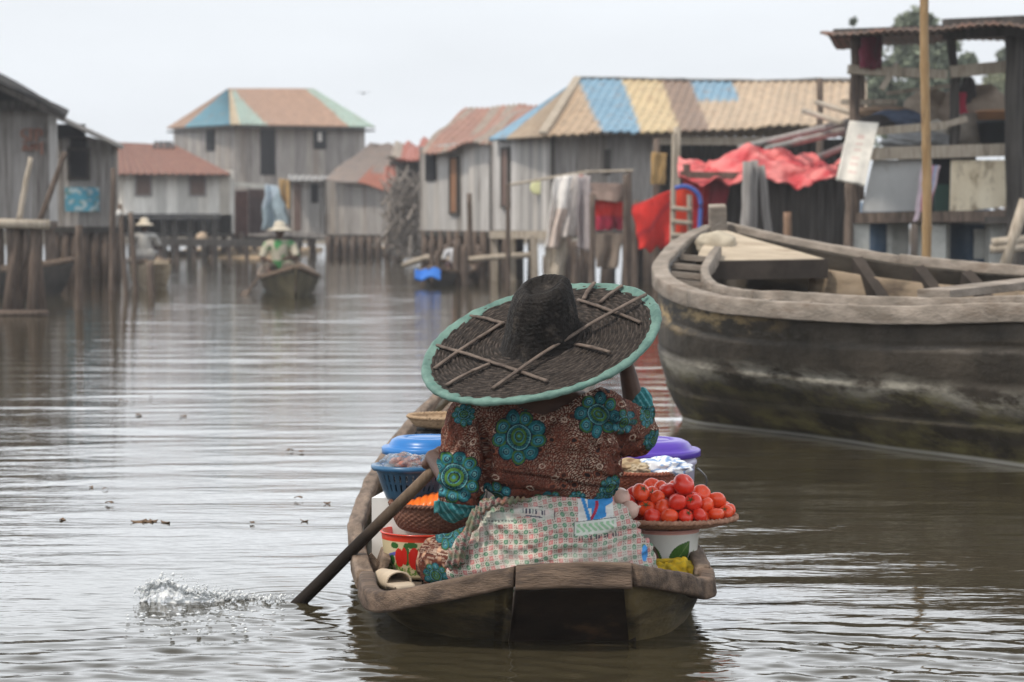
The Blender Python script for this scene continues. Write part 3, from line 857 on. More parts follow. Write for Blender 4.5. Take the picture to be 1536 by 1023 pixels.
def pot_leaf():
    c = P(1000,858,7.35); c.z = .055
    root = thing('enamel_pot', c, 'white enamel pot painted with green leaves under the tomato tray', 'pot')
    r, h = .095, .165
    def cf(t, rr, z):
        if z > h-.007: return (.6,.3,.25)  # rim band tinted to stand for a reddish reflection under the tray
        x = ((t+math.pi/2+math.pi) % (2*math.pi)-math.pi)*r
        for (px, pz, rx, rz, a) in ((.034,.092,.058,.029,.9), (-.048,.088,.052,.025,1.95), (.08,.07,.04,.02,1.2), (-.1,.06,.04,.02,.6)):
            dx, dz = x-px, z-pz
            u = dx*math.cos(a)+dz*math.sin(a); w = -dx*math.sin(a)+dz*math.cos(a)
            if abs(u) < rx and abs(w) < rz*(1-(u/rx)**2):
                if abs(w) < .0015: return (.12,.2,.05)
                return (.05,.12,.022) if noise.noise(V((u*200, w*300, 0))) > -.2 else (.07,.15,.03)
        return (.66,.65,.60)
    prof = [(r*.86,0),(r*.9,.006)]+[(r*(.9+.15*k/60), .006+(h-.006)*k/60) for k in range(1, 61)]+[(r*1.09,h+.002),(r*1.09,h+.006),(r*1.02,h+.006),(r*.9,.02),(0,.015)]
    b = MB(); b.lathe(prof, c, 260, col=cf); b.build('body', M['enamel'], root, smooth=True)
    return c, h
lc, lh = pot_leaf()

# woven baskets and trays
def woven(name, c, prof, label, c1, c2, strands=72, cat='basket', lip=None, flat=1.0, rot=None):
    """prof: list of (r, z) of the outer wall from bottom to rim"""
    m = mat(name+'_weave', c1, c2, 90, rough=.7, spots=tuple(x*.35 for x in c1), sscale=60, slo=.55, shi=.75, bump=.3)
    root = thing(name, c, label, cat)
    pts = spline([V((r, 0, z)) for r, z in prof], 34)
    seg = strands*4; vs = []; fs = []
    for side in (0, 1):
        for i, p in enumerate(pts):
            row = i//2
            for k in range(seg):
                t = 2*math.pi*k/seg
                w = .0022*math.sin(strands/2*t+(math.pi if row % 2 else 0))*(1 if i % 2 else .35)
                r = max(p.x+w*(1 if not side else 0)-.004*side, .0001)
                q = V((r*math.cos(t), r*math.sin(t)*flat, p.z+(.003*side if i == 0 else 0)))
                if rot is not None: q = rot @ q
                vs.append(V(c)+q)
    NN = len(pts)*seg
    for i in range(len(pts)-1):
        for k in range(seg):
            k2 = (k+1) % seg; a, b_, d, e = i*seg+k, i*seg+k2, (i+1)*seg+k2, (i+1)*seg+k
            fs += [(a, b_, d, e), (NN+a, NN+e, NN+d, NN+b_)]
    fs += [tuple(range(seg-1, -1, -1)), tuple(NN+k for k in range(seg))]
    MB().add(vs, fs).build('wall', m, root, smooth=True, fix=False)
    R1, Z1 = prof[-1]; rim = MB()
    for s in (0, 1):
        pl = []
        for k in range(121):
            t = 2*math.pi*k/120; a = strands*.5*t+s*math.pi
            q = V(((R1+.004*math.cos(a))*math.cos(t), (R1+.004*math.cos(a))*math.sin(t)*flat, Z1+.004*math.sin(a)))
            if rot is not None: q = rot @ q
            pl.append(V(c)+q)
        rim.tube(pl, lip or .0052, 7, caps=False)
    rim.build('rim', m, root, smooth=True)
    return root
wb = V(pc)+V((.045, -.005, ph+.006))
woven('woven_basket', wb, [(.10,0),(.125,.012),(.142,.045),(.15,.088)], 'dark brown woven basket on the pepper pot under the orange bundle', (.11,.045,.03), (.21,.1,.065))
# orange folded crate / fabric in that basket
ob = MB()
def org(u, v):
    x = -.115+.23*u; y = -.09+.18*v
    z = .088+.035*math.sin(math.pi*min(1, u*1.05))**.5*(1-(2*v-1)**4)+.0045*abs(math.sin(u*34))-.03*(1-u)
    return wb+V((x, y, z+.008))
ob.grid(org, 130, 14, .012, lambda u, v: (.85,.17,.02))
ob.build('ribbed_tub_lid', M['plastic'], smooth=True, label='orange ribbed plastic piece lying in the dark woven basket', cat='plastic piece')
wx = MB(); wx.box((0,0,.1175), (.23,.2,.225), Matrix.Rotation(R(-9), 3, 'Z'), (.70,.69,.66)); wx.build('carton', M['enamel'], label='white carton under the blue slotted basket', cat='carton', loc=None)
bpy.context.scene.objects[-1]
for o_ in col.objects:
    if o_.name.startswith('carton'): o_.location = (PX(619,7.72), 7.72, .052)
tr_ = P(668,640,9.7)
woven('woven_tray', V((tr_.x, tr_.y, .325)), [(.08,0),(.12,.01),(.142,.03),(.15,.048)], 'straw tray lying across the canoe ahead of the woman', (.30,.2,.12), (.47,.34,.22), 60, 'tray')
bx = MB(); bx.bar((tr_.x-.0, tr_.y, .05), (tr_.x+.0, tr_.y, .319), .24, .24); bx.build('wooden_crate', M['plank'], label='low wooden crate under the straw tray', cat='crate', bevel=.006)
bb = P(962,768,7.78)
woven('woven_basket', V((bb.x, bb.y, .285)), [(.085,0),(.11,.01),(.128,.04),(.135,.07)], 'reddish woven basket of wrapped goods behind the tomatoes', (.19,.055,.03), (.32,.12,.075), 72)
pb = MB(); pb.lathe([(.08,0),(.10,.005),(.112,.233),(.0,.233)], (bb.x, bb.y, .05), 48, col=(.35,.36,.38)); pb.build('tin_basin', M['enamel'], smooth=True, label='grey tin basin under the reddish basket', cat='basin')
def crumple(name, c, r, sc, cols, label, cat, seed, mt=None, bump=.35, freq=2.4):
    mb = MB(); mb.ball(c, r, 5, sc, bump, freq, seed=seed)
    cl_ = []
    for v in mb.v:
        n1 = noise.noise(V(v)*38+V((seed, 0, 0)))
        k = 0 if n1 > .12 else (1 if n1 > -.18 else 2)
        cl_.append(cols[k % len(cols)])
    mb.c = cl_
    return mb.build(name, mt or M['plastic'], smooth=False, label=label, cat=cat)
crumple('wrapped_bag', V((bb.x+.07, bb.y-.05, .366)), .072, (1.2,.8,.5), [(.75,.78,.82),(.22,.36,.62),(.8,.82,.85)], 'shiny blue and white plastic bag in the reddish basket', 'bag', 2)
crumple('paper_parcel', V((bb.x-.045, bb.y-.045, .368)), .055, (1.3,.8,.55), [(.40,.29,.17),(.46,.35,.22),(.3,.2,.12)], 'crumpled brown paper parcel in the reddish basket', 'parcel', 8, M['fabric'])
crumple('paper_parcel', V((bb.x-.005, bb.y-.085, .362)), .033, (1.2,.8,.7), [(.5,.42,.3),(.36,.28,.18)], 'small pale brown parcel beside the blue and white bag', 'parcel', 11, M['fabric'])
# yellow cloth bundle in the stern corner
yb = P(1014,858,7.10); yb.z = .118
def ybm():
    mb = MB(); c0 = yb
    for (dx, dy, dz, r, sx, sy, sz) in ((-.03,0,.0,.05,1.0,.8,.65), (.012,-.01,.008,.047,1,.8,.8), (.042,.01,.0,.034,1,.8,.7), (-.01,.04,.015,.05,1.3,.6,.5)):
        mb.ball(c0+V((dx, dy, dz)), r, 4, (sx, sy, sz), .45, 2.6, seed=dx*50)
    mb.c = [(.62,.40,.02) if noise.noise(V(v)*45) > -.12 else (.46,.33,.03) for v in mb.v]
    mb.build('cloth_bundle', M['fabric'], smooth=True, label='bundled yellow cloth in the right corner of the stern', cat='cloth')
ybm()
# pale slip-on shoe
def shoe():
    c = P(592,868,7.18); c.z = .068
    root = thing('slip_on_shoe', c, 'pale slip-on shoe lying in the left of the stern', 'shoe')
    a = R(24); ax = V((-math.sin(a)*.9, math.cos(a), 0)); sd_ = V((math.cos(a), math.sin(a), 0))
    def up(u, v):          # u along the foot, v across
        th_ = math.pi*v
        w = .040*(1-.35*abs(2*u-1)**2.2)*(1 if u < .97 else .6)
        h_ = .052*(1-.35*u)*math.sin(th_)**.6
        return c+ax*(-.11+.23*u)+sd_*(w*-math.cos(th_))+V((0,0,h_))
    mb = MB(); mb.grid(lambda u, v: up(.30+.7*u, v), 20, 16, .005, lambda u, v: (.62,.52,.40)); mb.build('upper', M['fabric'], root, smooth=True)
    mb = MB(); mb.grid(lambda u, v: c+ax*(-.115+.24*u)+sd_*((2*v-1)*.042*(1-.4*abs(2*u-1)**2.5))+V((0,0,.004)), 20, 8, .014, lambda u, v: (.5,.42,.33)); mb.build('sole', M['fabric'], root, smooth=True)
    mb = MB(); mb.grid(lambda u, v: c+ax*(-.10+.10*u)+sd_*((2*v-1)*.032)+V((0,0,.01)), 4, 4, .003, lambda u, v: (.10,.07,.055)); mb.build('insole', M['fabric'], root)
shoe()

# tomatoes on the round woven tray
tc_ = V((lc.x+.005, lc.y-.005, lc.z+lh+.008))
woven('woven_tray', tc_, [(.10,0),(.16,.008),(.192,.018),(.207,.031)], 'round woven tray heaped with red tomatoes on the leaf pot', (.27,.13,.08), (.44,.25,.17), 84, 'tray', lip=.0065, flat=.86)
tom_m = mat('tomato_skin', (.72,.04,.012), (.84,.10,.02), 18, rough=.26, spec=.5, coat=.25, bump=.02, spots=(.80,.22,.04), sscale=1.6, slo=.6, shi=.75, detail=3)
tom_d = mat('dark_tomato_skin', (.62,.02,.010), (.76,.045,.016), 18, rough=.3, spec=.5, coat=.25, bump=.02, detail=3)
cal_m = plain('calyx', (.09,.10,.03), rough=.7)
def tomato(mt, squash=.86, lobes=5):
    mb = MB(); vs = []; prof = []
    n = 18; seg = 36
    for i in range(n+1):
        a = math.pi*i/n; r = math.sin(a); z = -math.cos(a)*squash
        if i > n*.75: z -= .22*max(0, 1-r*1.5)**1.5
        prof.append((r, z))
    vs = []; fs = []
    for i, (r, z) in enumerate(prof):
        for k in range(seg):
            t = 2*math.pi*k/seg
            rr = r*(1+.03*math.cos(lobes*t)*(max(0, z)+.3))
            vs.append(V((rr*math.cos(t), rr*math.sin(t), z)))
    for i in range(n):
        for k in range(seg):
            k2 = (k+1) % seg; fs.append((i*seg+k, i*seg+k2, (i+1)*seg+k2, (i+1)*seg+k))
    mb.add(vs, fs); return mb
def put_tomato():
    g = random.Random(4); pts = []
    base = tc_+V((0,0,.036))
    protos = []
    for mt in (tom_m, tom_d):
        for (sq, lb) in ((.88, 5), (.8, 6)):
            protos.append((mt, sq, lb))
    meshes = {}
    calmesh = None
    # spots: layered rings of a heap, then relaxed
    lay = [(0, 13, .15), (0, 8, .085), (1, 16, .145), (1, 10, .085), (2, 13, .11), (2, 7, .055), (3, 4, .04)]
    cand = []
    for (L, n, r) in lay:
        for k in range(n):
            a = 2*math.pi*(k+.5*(L % 2)+g.uniform(-.12, .12))/n
            cand.append([math.cos(a)*r+g.uniform(-.006,.006)-.0, math.sin(a)*r*.86+g.uniform(-.006,.006), .0+L*.027+g.uniform(-.004,.004), g.uniform(.0225,.0305)])
    # outer ring
    for k in range(18):
        a = 2*math.pi*(k+g.uniform(-.1,.1))/18; cand.append([math.cos(a)*.182, math.sin(a)*.182*.86, .0, g.uniform(.023,.029)])
    cand.append([.04,-.075,.085,.036])           # the one big tomato near the top
    for it in range(60):
        for i in range(len(cand)):
            for j in range(i):
                a, b_ = cand[i], cand[j]
                d = V((a[0]-b_[0], a[1]-b_[1], a[2]-b_[2])); m_ = (a[3]+b_[3])*.93
                if 1e-6 < d.length < m_:
                    k = d.normalized()*((m_-d.length)*.5)
                    for q, s in ((a, 1), (b_, -1)):
                        q[0] += k.x*s; q[1] += k.y*s; q[2] += k.z*s
        for q in cand:
            rr = math.hypot(q[0], q[1]/.86); lim = .196-q[3]*.6
            if rr > lim: q[0] *= lim/rr; q[1] *= lim/rr
            q[2] = max(q[2]-.0006, -.014+.35*max(0, rr-.1)); 
    for i, (x, y, z, r) in enumerate(cand):
        big = i == len(cand)-1
        if abs(x+.13) < .03 and y < -.06 and z < .02: continue
        key = (i*7) % 4
        mt, sq, lb = protos[key]
        if key not in meshes:
            o = tomato(mt, sq, lb).build('tomato', mt, smooth=True, loc=(0,0,0)); meshes[key] = o.data
        else:
            o = bpy.data.objects.new('tomato', meshes[key]); col.objects.link(o)
        o.location = base+V((x, y, z)); o.scale = (r*g.uniform(.93,1.08), r*g.uniform(.93,1.08), r*g.uniform(.88,1.1))
        o.rotation_euler = (g.uniform(-1.6,1.6), g.uniform(-1.2,1.2), g.uniform(0,6.28))
        calyx = (i % 3 == 1)
        tag(o, 'biggest tomato, on top of the heap on the tray' if big else ('ripe red tomato with a dried calyx in the heap on the tray' if calyx else 'ripe red tomato in the heap on the woven tray'), 'tomato', 'tomatoes heaped on the tray')
        if calyx:
            if calmesh is None:
                cm = MB()
                for k in range(5):
                    a = 2*math.pi*k/5
                    cm.bar((0,0,.72), (math.cos(a)*.48, math.sin(a)*.48, .80), .16, .04, w2=.03)
                cm.tube([(0,0,.66),(.03,.02,.92)], .07, 8)
                c_ = cm.build('calyx', cal_m, o, fix=True) if False else None
                me_o = cm.build('calyx', cal_m, None); calmesh = me_o.data; co_ = me_o
            else:
                co_ = bpy.data.objects.new('calyx', calmesh); col.objects.link(co_)
            co_.parent = o
            o.rotation_euler = (g.uniform(.5,1.3), g.uniform(-.5,.5), g.uniform(-.6,.6))
put_tomato()
oni = mat('onion_skin', (.62,.40,.33), (.74,.56,.48), 22, (3,3,.4), rough=.35, bump=.1)
def onion(p, r, rot, label):
    o = MB().lathe([(0,-.85),(.4,-.8),(.85,-.4),(1,.05),(.85,.5),(.45,.82),(.16,1.0),(.09,1.25),(0,1.27)], (0,0,0), 32).build('onion', oni, smooth=True, loc=(0,0,0), label=label, cat='onion')
    o.location = p; o.scale = (r, r, r); o.rotation_euler = rot
onion(P(945,765,7.2), .029, (.3, 1.2, 0), 'pale pink onion at the left front edge of the tomato tray')
onion(P(931,746,7.23), .030, (.9, .3, .5), 'pinkish onion half hidden by the blouse on the tomato tray')
# ------------------------------------------------------------------ the woman
def capsule_mesh(caps):
    """caps: (p, q, r1, r2) tapered capsules or (c, (rx, ry, rz), rot) ellipsoids -> overlapping closed solids"""
    vs = []; fs = []
    for cp in caps:
        bm = bmesh.new()
        if len(cp) == 4:
            p, q, r1, r2 = V(cp[0]), V(cp[1]), cp[2], cp[3]
            for c, r in ((p, r1), (q, r2)):
                t = bmesh.new(); bmesh.ops.create_icosphere(t, subdivisions=2, radius=r)
                for v in t.verts: bm.verts.new(v.co+c)
                t.free()
            bmesh.ops.convex_hull(bm, input=list(bm.verts))
            loose = [v for v in bm.verts if not v.link_faces]
            bmesh.ops.delete(bm, geom=loose, context='VERTS')
        else:
            bmesh.ops.create_icosphere(bm, subdivisions=3, radius=1)
            c, rr, rot = V(cp[0]), cp[1], cp[2]
            for v in bm.verts:
                w = V((v.co.x*rr[0], v.co.y*rr[1], v.co.z*rr[2]))
                if rot is not None: w = rot @ w
                v.co = w+c
        bmesh.ops.recalc_face_normals(bm, faces=bm.faces)
        bmesh.ops.triangulate(bm, faces=bm.faces)
        bm.verts.index_update(); n = len(vs)
        vs += [tuple(v.co) for v in bm.verts]; fs += [tuple(n+v.index for v in f.verts) for f in bm.faces]
        bm.free()
    return vs, fs

def blob(caps, voxel, smooth_it=6, factor=.5):
    """one continuous surface round the solids: (coords, quads)"""
    vs, fs = capsule_mesh(caps)
    me = bpy.data.meshes.new('tmp'); me.from_pydata(vs, [], fs)
    o = bpy.data.objects.new('tmp', me); col.objects.link(o)
    md = o.modifiers.new('r', 'REMESH'); md.mode = 'VOXEL'; md.voxel_size = voxel; md.adaptivity = 0
    ms = o.modifiers.new('s', 'SMOOTH'); ms.iterations = smooth_it; ms.factor = factor
    dg = bpy.context.evaluated_depsgraph_get(); dg.update()
    ev = bpy.data.meshes.new_from_object(o.evaluated_get(dg))
    bpy.data.objects.remove(o); bpy.data.meshes.remove(me)
    return ev

def coords(me):
    a = np.empty(len(me.vertices)*3, dtype=np.float32); me.vertices.foreach_get('co', a); return a.reshape(-1, 3).astype(np.float64)
def normals(me):
    a = np.empty(len(me.vertices)*3, dtype=np.float32); me.vertices.foreach_get('normal', a); return a.reshape(-1, 3).astype(np.float64)
def setco(me, a):
    me.vertices.foreach_set('co', a.astype(np.float32).ravel()); me.update()
def setcol(me, c):
    ca = me.color_attributes.new('Col', 'FLOAT_COLOR', 'POINT')
    a = np.ones((len(c), 4), dtype=np.float32); a[:, :3] = c
    ca.data.foreach_set('color', a.ravel())
def link(me, name, m, parent, smooth=True):
    org = np.array(origin(parent)); setco(me, coords(me)-org)
    me.polygons.foreach_set('use_smooth', [smooth]*len(me.polygons))
    me.materials.clear(); me.materials.append(m)
    o = bpy.data.objects.new(name, me); col.objects.link(o); o.parent = parent
    return o
def vnoise(p, f, seed=0.):
    """smooth value noise, vectorised"""
    q = p*f+seed; i = np.floor(q).astype(np.int64); t = q-i; t = t*t*(3-2*t)
    def h(a, b, c):
        n = (a*374761393+b*668265263+c*1274126177) & 0x7fffffff
        n = ((n ^ (n >> 13))*1274126177) & 0x7fffffff
        return ((n ^ (n >> 16)) & 0xffff)/65535.0
    r = 0
    for dx in (0, 1):
        for dy in (0, 1):
            for dz in (0, 1):
                w = (t[:, 0] if dx else 1-t[:, 0])*(t[:, 1] if dy else 1-t[:, 1])*(t[:, 2] if dz else 1-t[:, 2])
                r = r+w*h(i[:, 0]+dx, i[:, 1]+dy, i[:, 2]+dz)
    return r*2-1

W = P
D0 = 7.06
woman = thing('person', W(828, 850, 7.06), 'person in brown and teal printed blouse paddling the loaded canoe, arm raised to hat', 'person')

LS, LE, LH = W(706,628,7.10), W(692,742,7.03), W(655,694,7.26)
RS, RE, RW, RH = W(902,622,7.10), W(962,660,7.30), W(942,560,7.27), W(931,520,7.25)
NECK0, NECK1 = W(815,608,7.12), W(812,565,7.16)
HEAD = W(811,522,7.19)

# ---- body, one surface
def finger(caps, root, d1, d2, d3, l, r):
    p = root
    for d, k in ((d1, .42), (d2, .33), (d3, .25)):
        q = p+V(d).normalized()*(l*k); caps.append((p, q, r, r*.88)); p = q; r *= .9
caps = []
caps += [(W(772,800,7.06), W(884,800,7.06), .115, .115), (W(800,765,7.09), W(856,765,7.09), .10, .10),
         (W(828,800,7.08), W(822,670,7.11), .10, .10), (W(775,655,7.12), W(866,652,7.12), .09, .09),
         (LS, RS, .058, .058), (W(770,625,7.1), W(860,620,7.1), .075, .075), (NECK0, NECK1, .055, .05)]
# bust and belly to the front
caps += [(W(790,690,7.17), W(850,690,7.17), .075, .075), (W(815,760,7.13), W(842,760,7.13), .095, .095)]
# head with face features on the far side (she looks away from the camera, +y, slightly up)
hr = Matrix.Rotation(R(12), 3, 'X')
def H(x, y, z): return HEAD + hr @ V((x, y, z))
caps += [(HEAD, (.074,.093,.105), hr), (H(0,.035,-.06), (.052,.052,.05), hr), (H(0,.092,-.012), H(0,.106,-.032), .010, .015),
         (H(-.018,.094,-.066), H(.018,.094,-.066), .009, .009), (H(-.016,.092,-.078), H(.016,.092,-.078), .010, .010), (H(0,.078,-.104), H(0,.07,-.108), .018, .02),
         (H(-.038,.078,.022), H(-.014,.090,.020), .010, .010), (H(.038,.078,.022), H(.014,.090,.020), .010, .010)]
for s in (-1, 1): caps += [(H(s*.077,-.005,.012), H(s*.079,-.003,-.024), .012, .009), (H(s*.04,.066,-.03), H(s*.03,.07,-.04), .022, .02)]
# arms
caps += [(LS, LE, .052, .042), (LE, LH, .040, .026), (RS, RE, .052, .043), (RE, RW, .042, .027), (RW, RH, .026, .024)]
# left hand closed on the paddle: palm beside the shaft, fingers round it
PAD0 = V((-.672, 7.30, -.02)); PADH = W(652,703,7.30); pdir = (PADH-PAD0).normalized()
side_ = pdir.cross(V((0, 1, 0))).normalized(); fr = side_.cross(pdir).normalized()
hc = PADH - fr*.0+pdir*.02
palm = hc + side_*.028
caps += [(LH, palm, .026, .026), (palm-pdir*.03, palm+pdir*.03, .016, .016)]
for k, (off_, l) in enumerate(((.030,.078), (.010,.086), (-.010,.082), (-.030,.066))):
    a0 = palm+pdir*off_
    finger(caps, a0+fr*.012, fr*.9-side_*.35, -side_, -fr*.75-side_*.5, l, .0088)
finger(caps, palm+pdir*.036-fr*.008, -fr*.8-side_*.6+pdir*.3, -side_, -side_+fr*.4, .066, .0105)
# right hand on the hat brim: palm under, thumb and fingers up over the rim (set just below the brim)
rp = RH+V((-.012, 0, .028))
caps += [(RH, rp, .024, .020), (rp+V((-.025,.0,.0)), rp+V((.025,.0,.008)), .014, .014)]
for k, (dx, l) in enumerate(((-.028,.072), (-.009,.08), (.010,.076), (.028,.062))):
    finger(caps, rp+V((dx, .0, .012)), (-.1, .25, .9), (-.25, .1, .9), (-.4, -.2, .8), l*.8, .0085)
finger(caps, rp+V((-.03, -.004, -.006)), (-.9, -.1, .5), (-.7, -.2, .7), (-.5,-.2,.8), .058, .0105)
# legs folded in front
for s, (hip, knee, ank) in ((-1, (W(770,812,7.08), W(652,846,7.32), W(760,862,7.62))), (1, (W(888,812,7.08), W(965,840,7.30), W(870,860,7.66)))):
    caps += [(hip, knee, .095, .062), (knee, ank, .058, .036)]
    caps += [(ank, ank+V((-s*.10, .10, -.01)), .034, .026), (ank+V((-s*.10,.10,-.01)), ank+V((-s*.15,.14,-.012)), .028, .018)]
body = link(blob(caps, .0048, 4), 'body', M['skin'], woman)
# eyes, hair
for s in (-1, 1):
    e = MB(); e.ball(H(s*.029,.082,.004), .0125, 3); e.build('eye', plain('eye_white', (.6,.58,.55), rough=.2), woman, smooth=True)
hm_ = blob([(H(0,-.016,.022), (.080,.092,.096), hr), (H(0,-.07,-.01), (.055,.04,.06), hr)], .006, 4)
link(hm_, 'hair', M['hair'], woman)

# ---- cloth patterns, painted per vertex from cloth coordinates (metres)
def mixc(c, k, m):
    m = np.clip(m, 0, 1)[:, None]; return c*(1-m)+np.array(k)*m
def medallion(c, x, z, cx, cz, Rm, rot=0., petals=9):
    dx, dz = x-cx, z-cz; r = np.hypot(dx, dz)/Rm; th = np.arctan2(dz, dx)+rot
    near = r < 1.15
    TE, LB, GR, NV, PALE = (.012,.10,.115), (.04,.17,.215), (.045,.11,.02), (.006,.018,.035), (.10,.235,.245)
    # petals
    k = np.round(th/(2*math.pi)*petals); ta = k*2*math.pi/petals
    px, pz = .73*np.cos(ta), .73*np.sin(ta)
    pr = np.hypot(r*np.cos(th)-px, r*np.sin(th)-pz)/.27
    c = mixc(c, NV, (pr < 1.10)&near)
    c = mixc(c, TE, (pr < .97)&near)
    odd = (k.astype(int) % 2) == 0
    c = mixc(c, GR, (pr < .97)&(pr > .74)&odd&near)
    c = mixc(c, LB, (pr < .58)&near)
    c = mixc(c, NV, (pr < .42)&near); c = mixc(c, PALE, (pr < .30)&near); c = mixc(c, TE, (pr < .14)&near)
    # centre rings
    c = mixc(c, NV, r < .52); c = mixc(c, PALE, (r < .475)); c = mixc(c, TE, r < .435)
    c = mixc(c, NV, r < .36); c = mixc(c, GR, r < .33); c = mixc(c, LB, (r < .22)); c = mixc(c, NV, (r < .19)); c = mixc(c, GR, r < .15); c = mixc(c, LB, r < .06)
    # radial ticks
    c = mixc(c, NV, (np.sin(th*26) > .6)&(r > .365)&(r < .43))
    return c
def print_ground(x, z, pts):
    n = len(x)
    c = np.tile(np.array((.085,.022,.012)), (n, 1))
    big = vnoise(np.stack([x*9, z*9, x*0], -1), 1., 3.)
    # honeycomb net of pale dots and strokes
    s = .0125
    hx = x/s; hz = z/(s*.866)
    row = np.floor(hz); fx = hx-.5*(row % 2); ix = np.floor(fx)
    dx = (fx-ix-.5); dz = (hz-row-.5)*.866
    r = np.hypot(dx, dz)
    a = np.arctan2(dz, dx)
    ring = (r > .20)&(r < .42)&(np.sin(a*2+ix+row*.7) > -.35)
    c = mixc(c, (.40,.30,.23), ring*np.clip(.45+1.0*big, .05, .95))
    c = mixc(c, (.03,.009,.006), (r < .17)*1.0)
    # larger holes and blots
    s2 = .034
    jx = np.floor(x/s2); jz = np.floor(z/s2)
    hsh = np.modf(np.abs(np.sin(jx*12.9898+jz*78.233)*43758.5453))[0]
    qx = x/s2-jx-.5+.3*(hsh-.5); qz = z/s2-jz-.5+.3*(.5-hsh)
    rr = np.hypot(qx, qz*1.3)
    c = mixc(c, (.17,.055,.03), (rr < .36)&(hsh > .72)); c = mixc(c, (.018,.010,.010), (rr < .24)&(hsh > .72))
    c = mixc(c, (.42,.32,.25), (rr < .3)&(rr > .2)&(hsh < .2))
    wv = vnoise(np.stack([x*60, z*18, x*0], -1), 1., 9.)
    c = mixc(c, (.12,.032,.018), np.clip(wv*.9, 0, .5))
    return c

def clothify(me, amp, f, seed):
    p = coords(me); n = normals(me)
    w = amp*(vnoise(p*np.array([1, 1, .6]), f, seed)+.5*vnoise(p, f*2.3, seed+4))
    setco(me, p+n*w[:, None])

# ---- blouse
up = V((0, 0, 1))
bc = [(W(776,668,7.09), W(866,665,7.09), .120, .120), (W(776,705,7.07), W(878,705,7.07), .110, .113), (W(778,716,7.08), W(880,716,7.08), .094, .098),
      (LS+V((.01,0,-.01)), RS+V((-.02,0,-.01)), .078, .080), (W(760,640,7.09), W(870,632,7.09), .092, .098),
      (W(790,690,7.17), W(850,690,7.17), .092, .092), (W(815,728,7.14), W(842,728,7.14), .104, .104)]
def keep_below_neck(c, r):
    return c
# left sleeve: hangs to the elbow; right sleeve: puffed over the raised arm
bc += [(LS, W(694,690,7.05), .072, .078), (W(694,690,7.05), W(693,742,7.02), .078, .072), (W(693,742,7.02), W(680,756,7.06), .066, .054),
       (W(676,650,7.08), W(690,690,7.06), .03, .06)]
bc += [(RS, W(945,648,7.26), .082, .078), (W(945,648,7.26), W(957,652,7.30), .078, .066), (W(957,650,7.30), W(957,600,7.29), .064, .044), (W(900,650,7.12), W(935,655,7.22), .06, .065)]
bm_ = blob(bc, .0026, 14, .5)
clothify(bm_, .006, 17., 2.); clothify(bm_, .0022, 48., 7.)
p = coords(bm_); nn = normals(bm_)
# seams and pulled folds: armhole crease at the left, drag lines across the small of the back
sx = PX(727, 7.05)
pz_top, pz_bot = W(0,640,7.05).z, W(0,770,7.05).z
g = np.exp(-((p[:, 0]-sx-.01*np.sin(p[:, 2]*30))/.010)**2)*(p[:, 2] < pz_top+.03)*(nn[:, 1] < .2)
sx2 = PX(925, 7.05)
g2 = np.exp(-((p[:, 0]-sx2)/.010)**2)*(p[:, 2] < W(0,690,7.05).z)*(p[:, 2] > W(0,745,7.05).z)*(nn[:, 1] < .2)
fold = .0075*np.sin((p[:, 2]*1.0+p[:, 0]*.22)*2*math.pi/.045+1.)*np.exp(-((p[:, 2]-W(0,725,7.05).z)/.04)**2)
fold += .005*np.sin((p[:, 2]*.5-p[:, 0]*1.1)*2*math.pi/.06)*np.exp(-((p[:, 2]-W(0,650,7.05).z)/.05)**2)
def crease(p, x0, y0, x1, y1, depth, w, d=7.0):
    a, b = W(x0, y0, d), W(x1, y1, d)
    ax, az, bx_, bz = a.x, a.z, b.x, b.z
    L2 = (bx_-ax)**2+(bz-az)**2
    t = ((p[:, 0]-ax)*(bx_-ax)+(p[:, 2]-az)*(bz-az))/L2
    tc_ = np.clip(t, 0, 1)
    bow = .006*np.sin(tc_*6+x0)
    q = ((p[:, 0]-ax)*(bz-az)-(p[:, 2]-az)*(bx_-ax))/math.sqrt(L2)+bow
    over = np.maximum(np.abs(t-.5)-.5, 0)*math.sqrt(L2)
    win = np.exp(-(over/.018)**2)*np.sin(np.clip(tc_*.9+.05, 0, 1)*math.pi)**.5
    return (-depth*np.exp(-(q/w)**2)+.6*depth*np.exp(-((q-2.0*w)/(1.2*w))**2)+.35*depth*np.exp(-((q+2.2*w)/(1.4*w))**2))*win
cr_ = 0
for a_ in ((735,708,930,732,.011,.008), (738,728,900,742,.010,.007), (760,745,930,750,.008,.006), (870,646,928,694,.012,.009), (845,622,790,668,.009,.008), (705,655,690,705,.010,.008),
           (925,612,902,668,.012,.008), (742,640,775,612,.008,.008), (665,730,722,750,.010,.007), (668,748,715,770,.008,.006), (915,690,975,668,.012,.008), (905,640,960,640,.009,.008), (860,700,925,716,.009,.007), (750,690,800,705,.007,.007), (655,690,690,660,.007,.007)):
    cr_ = cr_+crease(p, *a_)*(nn[:, 1] < .35)
setco(bm_, p+nn*(fold*.5-.015*g-.009*g2+cr_)[:, None])
p = coords(bm_); nn = normals(bm_)
x, z = p[:, 0].copy(), p[:, 2].copy()
sideways = np.abs(nn[:, 0]) > .80
xs = np.where(sideways, x*.35+p[:, 1]+nn[:, 0]*.3, x)
wx_ = .007*vnoise(p, 22., 40.); wz_ = .007*vnoise(p, 22., 60.)
x = x+wx_; z = z+wz_
c = print_ground(xs+wx_, z, p)
def med(px, py, Rm, d=7.0, rot=0., n=9):
    global c
    q = W(px, py, d)
    cc_ = medallion(c, x, z, q.x, q.z, Rm, rot, n)
    ok = (nn[:, 1] < .35)
    c = np.where(ok[:, None], cc_, c)
